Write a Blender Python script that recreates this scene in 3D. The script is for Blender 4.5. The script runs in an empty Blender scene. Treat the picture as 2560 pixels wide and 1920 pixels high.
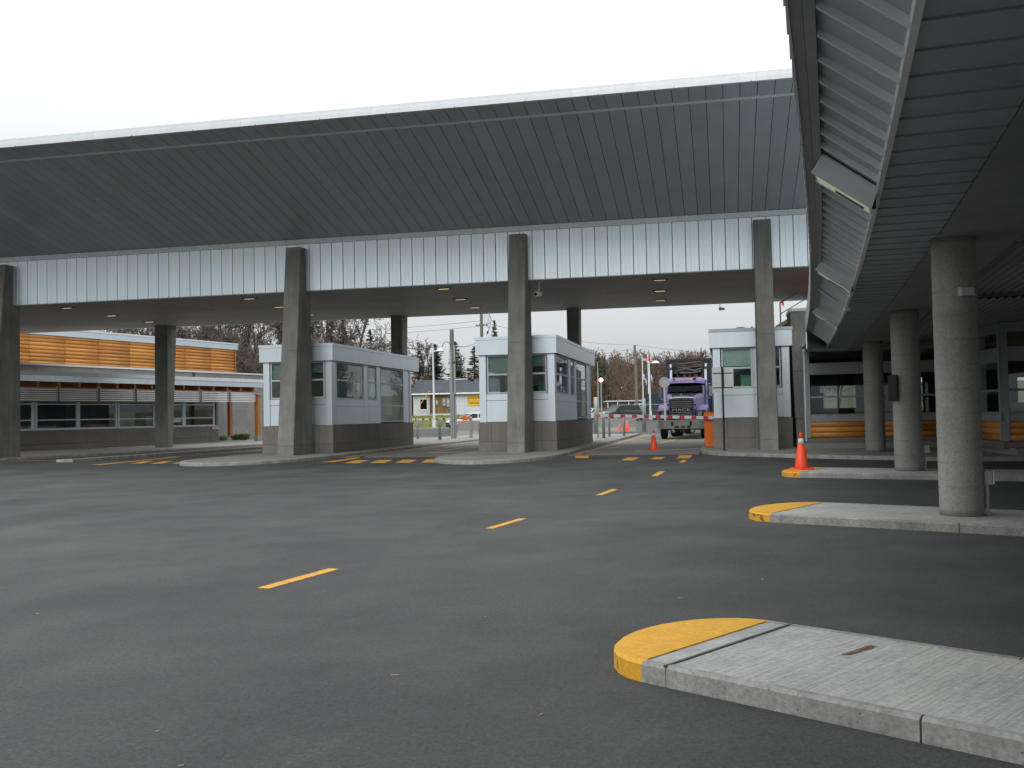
import bpy, bmesh, math, random
from mathutils import Vector, Matrix

# ---------------------------------------------------------------- camera, sky, sun, exposure
scene = bpy.context.scene
col = scene.collection
R = math.radians

cam_data = bpy.data.cameras.new('camera')
cam_data.sensor_width = 36.0
cam_data.lens = 36.0 * 2450 / 2560
cam_data.clip_start = 0.05
cam_data.clip_end = 3000
camera = bpy.data.objects.new('camera', cam_data)
col.objects.link(camera)
PITCH = math.atan(80 / 2450)
ROLL = R(1.12)
camera.matrix_world = (Matrix.Translation((0, 0, 1.3)) @ Matrix.Rotation(math.pi / 2 + PITCH, 4, 'X')
                       @ Matrix.Rotation(-ROLL, 4, 'Z'))
scene.camera = camera

SUN_EL, SUN_AZ = R(33), R(200)          # azimuth measured clockwise from +Y: behind the camera, to the left
world = bpy.data.worlds.new('World')
scene.world = world
world.use_nodes = True
wn, wl = world.node_tree.nodes, world.node_tree.links
wn.clear()
w_out = wn.new('ShaderNodeOutputWorld')
w_bg = wn.new('ShaderNodeBackground')
w_sky = wn.new('ShaderNodeTexSky')
w_sky.sky_type = 'NISHITA'
w_sky.sun_disc = False
w_sky.sun_elevation = SUN_EL
w_sky.sun_rotation = SUN_AZ
w_sky.dust_density = 6.0
w_sky.air_density = 1.0
# overcast cloud layer: brightness rises from the horizon to the zenith (CIE overcast sky), with soft cloud streaks
w_tc = wn.new('ShaderNodeTexCoord')
w_sep = wn.new('ShaderNodeSeparateXYZ')
wl.new(w_tc.outputs['Generated'], w_sep.inputs[0])
w_max = wn.new('ShaderNodeMath'); w_max.operation = 'MAXIMUM'; w_max.inputs[1].default_value = 0.0
wl.new(w_sep.outputs['Z'], w_max.inputs[0])
w_mul = wn.new('ShaderNodeMath'); w_mul.operation = 'MULTIPLY_ADD'
w_mul.inputs[1].default_value = 14.5; w_mul.inputs[2].default_value = 5.25
wl.new(w_max.outputs[0], w_mul.inputs[0])
w_map = wn.new('ShaderNodeMapping'); w_map.inputs['Scale'].default_value = (1.2, 1.2, 5.0)
wl.new(w_tc.outputs['Generated'], w_map.inputs[0])
w_noise = wn.new('ShaderNodeTexNoise'); w_noise.inputs['Scale'].default_value = 1.6
w_noise.inputs['Detail'].default_value = 4.0
wl.new(w_map.outputs[0], w_noise.inputs['Vector'])
w_nr = wn.new('ShaderNodeMapRange'); w_nr.inputs['To Min'].default_value = 0.88; w_nr.inputs['To Max'].default_value = 1.12
wl.new(w_noise.outputs['Fac'], w_nr.inputs['Value'])
w_m2 = wn.new('ShaderNodeMath'); w_m2.operation = 'MULTIPLY'
wl.new(w_mul.outputs[0], w_m2.inputs[0]); wl.new(w_nr.outputs[0], w_m2.inputs[1])
w_tint = wn.new('ShaderNodeVectorMath'); w_tint.operation = 'SCALE'
w_tint.inputs[0].default_value = (0.965, 1.0, 1.03)
wl.new(w_m2.outputs[0], w_tint.inputs['Scale'])
w_hsv = wn.new('ShaderNodeHueSaturation'); w_hsv.inputs['Saturation'].default_value = 0.35
wl.new(w_sky.outputs[0], w_hsv.inputs['Color'])
w_mix = wn.new('ShaderNodeMix'); w_mix.data_type = 'RGBA'; w_mix.inputs['Factor'].default_value = 0.93
wl.new(w_hsv.outputs[0], w_mix.inputs['A']); wl.new(w_tint.outputs[0], w_mix.inputs['B'])
wl.new(w_mix.outputs['Result'], w_bg.inputs['Color'])
w_bg.inputs['Strength'].default_value = 0.115
wl.new(w_bg.outputs[0], w_out.inputs[0])

sun_data = bpy.data.lights.new('sun', 'SUN')
sun_data.energy = 1.1
sun_data.angle = R(35)
sun_data.color = (1.0, 0.97, 0.93)
sun = bpy.data.objects.new('sun', sun_data)
col.objects.link(sun)
sd = Vector((math.sin(SUN_AZ) * math.cos(SUN_EL), math.cos(SUN_AZ) * math.cos(SUN_EL), math.sin(SUN_EL)))
sun.rotation_euler = sd.to_track_quat('Z', 'Y').to_euler()

scene.view_settings.view_transform = 'Standard'
scene.view_settings.look = 'None'
scene.view_settings.exposure = 0.0
scene.view_settings.gamma = 1.0
scene.render.engine = 'CYCLES'

rng = random.Random(7)
H = R(12.2)                       # the lanes run 12.2 degrees to the right of the view
def W(u, v, z=0.0):               # u along the canopy front, v along the lanes
    return (u * math.cos(H) + v * math.sin(H), -u * math.sin(H) + v * math.cos(H), z)

# ---------------------------------------------------------------- materials
def srgb(r, g, b):
    f = lambda c: (c / 255 / 12.92) if c / 255 <= .04045 else ((c / 255 + .055) / 1.055) ** 2.4
    return (f(r), f(g), f(b), 1)
def lin(r, g, b): return (r, g, b, 1)

class NT:
    def __init__(s, m):
        m.use_nodes = True
        s.n, s.l = m.node_tree.nodes, m.node_tree.links
        s.b = s.n['Principled BSDF']
        s.out = s.n['Material Output']
    def new(s, t, **kw):
        n = s.n.new(t)
        for k, v in kw.items(): setattr(n, k, v)
        return n
    def link(s, a, b): s.l.new(a, b)
    def noise(s, vec, scale, detail=4, rough=.55):
        n = s.new('ShaderNodeTexNoise')
        n.inputs['Scale'].default_value = scale; n.inputs['Detail'].default_value = detail
        n.inputs['Roughness'].default_value = rough
        if vec is not None: s.link(vec, n.inputs['Vector'])
        return n.outputs['Fac']
    def mapping(s, vec, scale, rot=(0, 0, 0)):
        if any(rot):                                  # turn first, then stretch
            r = s.new('ShaderNodeMapping'); r.inputs['Rotation'].default_value = rot
            s.link(vec, r.inputs['Vector']); vec = r.outputs[0]
        n = s.new('ShaderNodeMapping'); n.inputs['Scale'].default_value = scale
        s.link(vec, n.inputs['Vector']); return n.outputs[0]
    def pos(s): return s.new('ShaderNodeNewGeometry').outputs['Position']
    def obj(s): return s.new('ShaderNodeTexCoord').outputs['Object']
    def rnd(s): return s.new('ShaderNodeObjectInfo').outputs['Random']
    def ramp(s, fac, stops):
        n = s.new('ShaderNodeValToRGB'); e = n.color_ramp.elements
        while len(e) < len(stops): e.new(.5)
        for k, (p, c) in enumerate(stops): e[k].position = p; e[k].color = c
        s.link(fac, n.inputs['Fac']); return n.outputs['Color']
    def rng(s, fac, a, b, c, d):
        n = s.new('ShaderNodeMapRange')
        for k, v in zip(('From Min', 'From Max', 'To Min', 'To Max'), (a, b, c, d)): n.inputs[k].default_value = v
        s.link(fac, n.inputs['Value']); return n.outputs[0]
    def mix(s, fac, a, b, blend='MIX'):
        n = s.new('ShaderNodeMix', data_type='RGBA', blend_type=blend)
        for key, v in (('Factor', fac), ('A', a), ('B', b)):
            if isinstance(v, (int, float, tuple)): n.inputs[key].default_value = v
            else: s.link(v, n.inputs[key])
        return n.outputs['Result']
    def math(s, op, a, b):
        n = s.new('ShaderNodeMath', operation=op)
        for i, v in enumerate((a, b)):
            if isinstance(v, (int, float)): n.inputs[i].default_value = v
            else: s.link(v, n.inputs[i])
        return n.outputs[0]
    def bump(s, h, strength, dist=.01):
        n = s.new('ShaderNodeBump'); n.inputs['Strength'].default_value = strength; n.inputs['Distance'].default_value = dist
        s.link(h, n.inputs['Height']); s.link(n.outputs[0], s.b.inputs['Normal'])
    def color(s, c): s.link(c, s.b.inputs['Base Color'])

def paint(name, c, rough=.45, var=.10, metallic=0.0, dirt=.12, piece=.06, spec=.5, scale=1.3):
    m = bpy.data.materials.new(name); t = NT(m); p = t.pos()
    v = t.rng(t.noise(p, scale, 5), .3, .7, 1 - var, 1 + var)
    r = t.rng(t.rnd(), 0, 1, 1 - piece, 1 + piece)
    k = t.math('MULTIPLY', v, r)
    st = t.rng(t.noise(t.mapping(p, (7, 7, .5)), 1.0, 4), .45, .8, 1, 1 - dirt)
    k = t.math('MULTIPLY', k, st)
    t.color(t.mix(1.0, c, k, 'MULTIPLY'))
    t.b.inputs['Roughness'].default_value = rough
    if metallic < .5: t.link(t.rng(t.noise(p, 6, 3), .3, .7, max(.05, rough - .08), min(1, rough + .1)), t.b.inputs['Roughness'])
    t.b.inputs['Metallic'].default_value = metallic
    t.b.inputs['Specular IOR Level'].default_value = spec
    return m

def concrete(name, c, blotch=.25, pits=.5, fine=.12, streak=.15, broom=None, rough=.85, bump=.3, gscale=1.0, rings=0):
    m = bpy.data.materials.new(name); t = NT(m); p = t.pos()
    big = t.rng(t.noise(p, .9 * gscale, 6, .65), .28, .72, 1 - blotch, 1 + blotch)
    fi = t.rng(t.noise(p, 38, 3), .3, .7, 1 - fine, 1 + fine)
    stn = t.rng(t.noise(t.mapping(p, (5, 5, .35)), 1.0, 5), .35, .75, 1 + streak * .4, 1 - streak)
    k = t.math('MULTIPLY', t.math('MULTIPLY', big, fi), stn)
    vo = t.new('ShaderNodeTexVoronoi'); vo.inputs['Scale'].default_value = 26
    t.link(t.mapping(p, (1, 1, 1)), vo.inputs['Vector'])
    pit = t.rng(vo.outputs['Distance'], .06, .16, 1 - pits, 1)
    pm = t.math('MAXIMUM', pit, t.rng(t.noise(p, 3.1, 3), .5, .58, 1, 0))
    k = t.math('MULTIPLY', k, pm)
    if rings:                                         # faint formwork seams winding round the column
        wv = t.new('ShaderNodeTexWave', wave_type='BANDS', bands_direction='Z', wave_profile='SIN')
        wv.inputs['Scale'].default_value = rings; wv.inputs['Distortion'].default_value = .6; wv.inputs['Detail'].default_value = 2
        t.link(t.mapping(p, (.12, .05, 1)), wv.inputs['Vector'])
        k = t.math('MULTIPLY', k, t.math('MAXIMUM', t.rng(wv.outputs['Fac'], .95, 1.0, 1.0, .84), t.rng(t.noise(p, 2.3, 3), .42, .55, .8, 1.0)))
    r = t.rng(t.rnd(), 0, 1, .94, 1.06)
    k = t.math('MULTIPLY', k, r)
    colr = t.mix(1.0, c, k, 'MULTIPLY')
    warm = t.rng(t.noise(p, .5, 3), .45, .75, 0, .5)
    colr = t.mix(warm, colr, t.mix(1.0, colr, (1.08, 1.0, .88, 1), 'MULTIPLY'))
    t.color(colr)
    t.b.inputs['Roughness'].default_value = rough
    t.b.inputs['Specular IOR Level'].default_value = .3
    h = t.math('ADD', t.noise(p, 60, 4), t.math('MULTIPLY', pm, .6))
    if broom is not None:
        bn = t.noise(t.mapping(p, broom[0], broom[1]), 1.0, 4, .65)
        h = t.math('ADD', h, t.math('MULTIPLY', bn, 3.5))
        t.color(t.mix(1.0, colr, t.rng(bn, .3, .7, .80, 1.12), 'MULTIPLY'))
    t.bump(h, bump, .006)
    return m

def wood(name, c1, c2, rough=.5, axis=0):
    m = bpy.data.materials.new(name); t = NT(m)
    o = t.obj()
    add = t.new('ShaderNodeVectorMath', operation='ADD')
    t.link(o, add.inputs[0])
    cm = t.new('ShaderNodeCombineXYZ'); rr = t.math('MULTIPLY', t.rnd(), 57.0)
    for i in range(3): t.link(rr, cm.inputs[i])
    t.link(cm.outputs[0], add.inputs[1])
    sc = [22, 22, 22]; sc[axis] = .9
    g = t.noise(t.mapping(add.outputs[0], tuple(sc)), 1.0, 6, .65)
    colr = t.mix(t.rng(g, .3, .7, 0, 1), c1, c2)
    sk = [4.5, 4.5, 4.5]; sk[axis] = 1.6
    kn = t.new('ShaderNodeTexVoronoi'); kn.inputs['Scale'].default_value = 1.0
    t.link(t.mapping(add.outputs[0], tuple(sk)), kn.inputs['Vector'])
    colr = t.mix(t.rng(kn.outputs['Distance'], .06, .13, .55, 0), colr, (.11, .04, .012, 1))
    rv = t.rng(t.rnd(), 0, 1, .78, 1.15)
    t.color(t.mix(1.0, colr, rv, 'MULTIPLY'))
    t.b.inputs['Roughness'].default_value = rough
    t.bump(g, .15, .005)
    return m

def emis(name, c, s):
    m = bpy.data.materials.new(name); t = NT(m)
    t.b.inputs['Base Color'].default_value = c
    t.b.inputs['Emission Color'].default_value = c
    t.b.inputs['Emission Strength'].default_value = s
    return m

def glass(name, tint, refl=1.0):
    m = bpy.data.materials.new(name); t = NT(m)
    tr = t.new('ShaderNodeBsdfTransparent'); tr.inputs[0].default_value = tint
    gl = t.new('ShaderNodeBsdfGlossy'); gl.inputs['Roughness'].default_value = .015
    gl.inputs['Color'].default_value = (.9, .97, .97, 1)
    fr = t.new('ShaderNodeFresnel'); fr.inputs['IOR'].default_value = 1.55
    bf = t.new('ShaderNodeNewGeometry').outputs['Backfacing']      # the leaving face of a thin pane does not mirror again
    f2 = t.math('MULTIPLY', t.math('MULTIPLY', fr.outputs[0], 1.25 * refl), t.math('SUBTRACT', 1.0, bf))
    mx = t.new('ShaderNodeMixShader')
    t.link(f2, mx.inputs[0]); t.link(tr.outputs[0], mx.inputs[1]); t.link(gl.outputs[0], mx.inputs[2])
    t.link(mx.outputs[0], t.out.inputs['Surface'])
    return m

M = {}
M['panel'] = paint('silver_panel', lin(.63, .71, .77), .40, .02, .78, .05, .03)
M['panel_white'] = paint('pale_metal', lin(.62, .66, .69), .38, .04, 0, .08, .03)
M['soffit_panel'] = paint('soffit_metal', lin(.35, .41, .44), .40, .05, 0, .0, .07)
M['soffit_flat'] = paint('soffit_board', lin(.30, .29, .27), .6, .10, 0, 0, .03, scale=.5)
M['backing'] = paint('joint_dark', lin(.04, .045, .045), .8)
M['gutter'] = paint('gutter_metal', lin(.30, .33, .34), .45, .05)
M['trim'] = paint('trim_metal', lin(.62, .67, .69), .38, .05)
M['frame'] = paint('window_frame', lin(.55, .61, .67), .4, .04)
M['wall_grey'] = paint('wall_panel_grey', lin(.215, .205, .195), .6, .07)
M['dark_wall'] = paint('dark_wall', lin(.10, .10, .095), .7)
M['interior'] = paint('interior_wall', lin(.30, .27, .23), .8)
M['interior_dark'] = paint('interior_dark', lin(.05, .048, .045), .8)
M['blind'] = paint('roller_blind', lin(.16, .25, .21), .7, .08)
M['blind_pale'] = paint('roller_blind_pale', lin(.42, .52, .47), .7, .08)
M['paper'] = paint('paper', lin(.84, .90, .84), .8, .03, 0, 0, .02)
M['ink'] = paint('ink', lin(.03, .03, .03), .7)
M['screen_green'] = paint('monitor_shell', lin(.16, .36, .28), .5)
M['glass'] = glass('window_glass', (.86, .93, .90, 1))
M['glass_clear'] = glass('clear_glass', (.8, .88, .86, 1))
M['windscreen'] = glass('windscreen_glass', (.35, .42, .40, 1), .45)
M['office_frame'] = paint('office_frame_metal', lin(.30, .325, .34), .45, .05)
M['glass_dark'] = glass('dark_glass', (.12, .15, .15, 1), 1.1)
M['beam_grey'] = paint('beam_paint', lin(.26, .28, .28), .55)
M['column'] = concrete('cast_concrete', lin(.195, .196, .182), .24, .35, .12, .25, gscale=1.2)
M['column_round'] = concrete('column_concrete', lin(.28, .275, .258), .22, .75, .16, .14, gscale=1.0, rings=1.15)
M['block'] = concrete('ground_face_block', lin(.19, .18, .162), .13, .3, .10, .08)
M['kerb'] = concrete('kerb_concrete', lin(.29, .29, .275), .28, .55, .2, .25, gscale=2.2, bump=.6)
M['slab'] = concrete('island_slab', lin(.41, .415, .40), .15, .45, .14, .05, broom=((45, 2.2, 1), (0, 0, R(45))), gscale=1.5, bump=.5)
M['slab_lane'] = concrete('lane_slab', lin(.185, .18, .165), .22, .3, .1, .0, gscale=.6)
M['walk'] = concrete('pavement', lin(.25, .245, .225), .18, .3, .1, .0, gscale=.7)
M['log'] = wood('log_siding', lin(.64, .29, .062), lin(.48, .185, .034), .42)
M['timber'] = wood('timber', lin(.38, .15, .035), lin(.26, .09, .018), .6)
M['timber_post'] = wood('timber_post', lin(.46, .19, .05), lin(.32, .11, .025), .6, axis=2)
M['ply'] = wood('board_siding', lin(.26, .155, .06), lin(.17, .095, .035), .7, axis=2)
M['white_siding'] = paint('white_siding', lin(.58, .63, .69), .6, .05)
M['white'] = paint('white_paint', lin(.78, .79, .78), .45, .04)
M['shingle'] = concrete('shingle_roof', lin(.065, .074, .088), .2, .2, .2, 0)
M['galv'] = paint('galvanised_steel', lin(.33, .35, .35), .45, .12, .3)
M['dark_metal'] = paint('dark_steel', lin(.05, .052, .052), .45, .1, .2)
M['black'] = paint('black_paint', lin(.012, .012, .012), .4, .1)
M['rubber'] = paint('rubber', lin(.018, .018, .018), .85, .15)
M['orange'] = paint('orange_paint', lin(.78, .17, .012), .4, .07)
M['cone'] = paint('cone_plastic', lin(.85, .075, .02), .5, .1)
M['cone_band'] = paint('cone_band', lin(.55, .55, .55), .3, .1)
M['red'] = paint('red_paint', lin(.45, .02, .025), .4, .1)
M['sign_back'] = paint('sign_aluminium', lin(.50, .52, .52), .5, .10, .15)
M['purple'] = paint('purple_paint', lin(.15, .115, .29), .3, .05, 0, .06)
M['purple_dark'] = paint('dark_purple_paint', lin(.05, .035, .12), .3, .05, 0, .06)
M['chrome'] = paint('chrome', lin(.36, .36, .36), .25, .05, 1.0)
M['steel'] = paint('bumper_steel', lin(.40, .39, .36), .35, .12, .6)
M['blue'] = paint('trailer_blue', lin(.010, .028, .052), .45, .1)
M['van'] = paint('van_paint', lin(.035, .042, .042), .25, .05)
M['car_white'] = paint('car_white', lin(.68, .70, .70), .25, .04)
M['bark_log'] = wood('log_bark', lin(.10, .06, .035), lin(.05, .03, .02), .9)
M['log_end'] = paint('log_end', lin(.26, .13, .055), .8, .2)
M['pole_wood'] = wood('pole_wood', lin(.20, .185, .15), lin(.13, .12, .095), .85, axis=2)
M['yellow_sign'] = paint('yellow_sign', lin(.78, .48, .02), .5, .05)
M['brown_text'] = paint('sign_lettering', lin(.20, .10, .02), .6)
M['flag_white'] = paint('flag_white', lin(.75, .75, .78), .8)
M['flag_blue'] = paint('flag_blue', lin(.08, .12, .38), .8)
M['flag_red'] = paint('flag_red', lin(.62, .02, .03), .8)
M['light_lens'] = emis('downlight_lens', (1.0, .80, .42, 1), .7)
M['light_lens_dim'] = emis('downlight_lens_dim', (1.0, .88, .62, 1), .45)
M['lamp_red'] = emis('signal_glow', (1.0, .93, .9, 1), 2.2)
M['lamp_rim'] = emis('signal_rim', (.9, .10, .06, 1), .6)
M['lens_pale'] = emis('fixture_lens', (.70, .78, .55, 1), .22)
M['amber'] = emis('amber_lamp', (1.0, .75, .35, 1), 1.2)

def yellow_paint(name, wear=.5, chips=False, c=(.68, .33, .022, 1), under=(.075, .075, .072, 1)):
    m = bpy.data.materials.new(name); t = NT(m); p = t.pos()
    n1 = t.noise(p, 9, 6, .7); n2 = t.noise(p, 45, 4, .6)
    k = t.math('MULTIPLY', n1, n2)
    base = t.mix(t.rng(t.noise(p, 3, 4), .3, .7, 0, .22), c, (c[0] * .78, c[1] * .72, c[2], 1))
    wearf = t.rng(k, .15 + .1 * (1 - wear), .19 + .1 * (1 - wear), wear, 0)
    if chips:                                         # tyre-scraped chips on the upright kerb faces
        nz = t.new('ShaderNodeSeparateXYZ'); t.link(t.new('ShaderNodeNewGeometry').outputs['True Normal'], nz.inputs[0])
        up = t.rng(nz.outputs['Z'], .3, .6, 1, 0)
        ch = t.rng(t.noise(t.mapping(p, (9, 9, 5)), 1.0, 5, .7), .56, .60, 0, .85)
        wearf = t.math('MAXIMUM', wearf, t.math('MULTIPLY', up, ch))
    t.color(t.mix(wearf, base, under))
    t.b.inputs['Roughness'].default_value = .7
    t.bump(n2, .3, .004)
    return m
M['yellow'] = yellow_paint('yellow_road_paint', .35)
M['yellow_worn'] = yellow_paint('worn_yellow_road_paint', .75)
M['yellow_kerb'] = yellow_paint('yellow_kerb_paint', .16, True, (.72, .37, .02, 1), (.14, .09, .04, 1))

def asphalt(name):
    m = bpy.data.materials.new(name); t = NT(m); p = t.pos()
    big = t.noise(p, .11, 5, .6)
    mid = t.noise(t.mapping(p, (.16, .55, .3), (0, 0, R(-30))), 1.0, 6, .62)
    mid2 = t.noise(t.mapping(p, (.9, .22, .3), (0, 0, R(18))), 1.0, 5, .6)
    patchy = t.noise(p, .7, 6, .68)
    k = t.math('ADD', t.math('ADD', t.math('MULTIPLY', big, .36), t.math('MULTIPLY', patchy, .30)), t.math('ADD', t.math('MULTIPLY', mid, .18), t.math('MULTIPLY', mid2, .16)))
    c = t.ramp(t.rng(k, .38, .62, 0, 1), [(0, lin(.032, .033, .033)), (.45, lin(.056, .057, .056)), (1, lin(.086, .086, .083))])
    # tyre-polished streaks and dusty scuffs
    sc = t.noise(t.mapping(p, (.35, 2.2, 1), (0, 0, R(-62))), 1.0, 6, .7)
    c = t.mix(t.rng(sc, .58, .80, 0, .42), c, lin(.112, .112, .107))
    dark = t.noise(t.mapping(p, (.5, .5, .5)), 1.0, 3)
    c = t.mix(t.rng(dark, .54, .74, 0, .55), c, lin(.028, .029, .030))
    # darker rubbered wheel paths leading to the two open lanes
    uc = t.new('ShaderNodeVectorMath', operation='DOT_PRODUCT'); uc.inputs[1].default_value = (math.cos(H), -math.sin(H), 0); t.link(p, uc.inputs[0])
    vc = t.new('ShaderNodeVectorMath', operation='DOT_PRODUCT'); vc.inputs[1].default_value = (math.sin(H), math.cos(H), 0); t.link(p, vc.inputs[0])
    wob = t.rng(t.noise(p, .12, 3), .3, .7, -.8, .8)
    for cen in (-10.8, -2.9):
        dd = t.math('ABSOLUTE', t.math('SUBTRACT', t.math('ABSOLUTE', t.math('SUBTRACT', t.math('ADD', uc.outputs['Value'], wob), cen), 0), .95), 0)
        mk = t.math('MULTIPLY', t.rng(dd, .12, .45, .42, 0), t.rng(vc.outputs['Value'], 14, 24, 0, 1))
        mk = t.math('MULTIPLY', mk, t.rng(t.noise(p, .8, 4), .35, .6, .2, 1))
        c = t.mix(mk, c, lin(.030, .030, .031))
    drip = t.noise(p, 2.6, 2)
    c = t.mix(t.math('MULTIPLY', t.rng(drip, .70, .76, 0, .6), t.rng(t.noise(p, .3, 2), .5, .6, 0, 1)), c, lin(.022, .022, .022))
    g = t.noise(p, 62, 3, .75)
    g2 = t.noise(p, 27, 4, .7)
    c = t.mix(1.0, c, t.math('MULTIPLY', t.rng(g, .28, .72, .60, 1.45), t.rng(g2, .3, .7, .8, 1.22)), 'MULTIPLY')
    vo = t.new('ShaderNodeTexVoronoi'); vo.inputs['Scale'].default_value = 7.0
    t.link(p, vo.inputs['Vector'])
    sp = t.rng(vo.outputs['Distance'], .022, .04, 1, 0)
    c = t.mix(t.math('MULTIPLY', sp, t.rng(t.noise(p, 1.7, 2), .56, .6, 0, .6)), c, lin(.28, .26, .22))
    t.color(c)
    t.b.inputs['Roughness'].default_value = .82
    t.b.inputs['Specular IOR Level'].default_value = .35
    t.bump(t.math('ADD', g, t.math('MULTIPLY', g2, .6)), .55, .008)
    return m
M['asphalt'] = asphalt('asphalt')

def terrain_mat():
    m = bpy.data.materials.new('grass_ground'); t = NT(m); p = t.pos()
    a = t.noise(p, .25, 6, .65); b = t.noise(p, 4.0, 5, .7)
    c = t.ramp(t.rng(t.math('ADD', t.math('MULTIPLY', a, .6), t.math('MULTIPLY', b, .4)), .35, .65, 0, 1),
               [(0, lin(.085, .10, .022)), (.5, lin(.13, .135, .036)), (1, lin(.17, .13, .05))])
    t.color(c); t.b.inputs['Roughness'].default_value = .95
    t.bump(b, .6, .05)
    return m
M['ground'] = terrain_mat()

def leaf(name, c1, c2):
    m = bpy.data.materials.new(name); t = NT(m); p = t.pos()
    c = t.mix(t.rng(t.noise(p, 1.4, 4), .3, .7, 0, 1), c1, c2)
    c = t.mix(1.0, c, t.rng(t.rnd(), 0, 1, .7, 1.3), 'MULTIPLY')
    t.color(c); t.b.inputs['Roughness'].default_value = .85
    t.b.inputs['Specular IOR Level'].default_value = .2
    return m
M['needles'] = leaf('conifer_needles', lin(.030, .048, .026), lin(.060, .078, .038))
M['needles_grey'] = leaf('sparse_needles', lin(.075, .085, .058), lin(.11, .105, .075))
M['bark'] = leaf('bare_bark', lin(.085, .075, .066), lin(.13, .115, .10))
M['bark_pale'] = leaf('birch_bark', lin(.30, .28, .26), lin(.20, .185, .17))
M['twig'] = leaf('bare_twigs', lin(.105, .086, .078), lin(.15, .12, .105))
M['litter'] = leaf('forest_floor', lin(.085, .060, .040), lin(.12, .085, .055))
M['twig_brown'] = leaf('brown_twigs', lin(.145, .090, .062), lin(.105, .080, .055))
M['twig_red'] = leaf('rusty_leaves', lin(.19, .088, .035), lin(.14, .085, .04))
M['shrub_yellow'] = leaf('yellow_shrub', lin(.23, .17, .035), lin(.15, .15, .04))
M['plant'] = leaf('plant_leaves', lin(.20, .24, .04), lin(.12, .17, .035))
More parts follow.
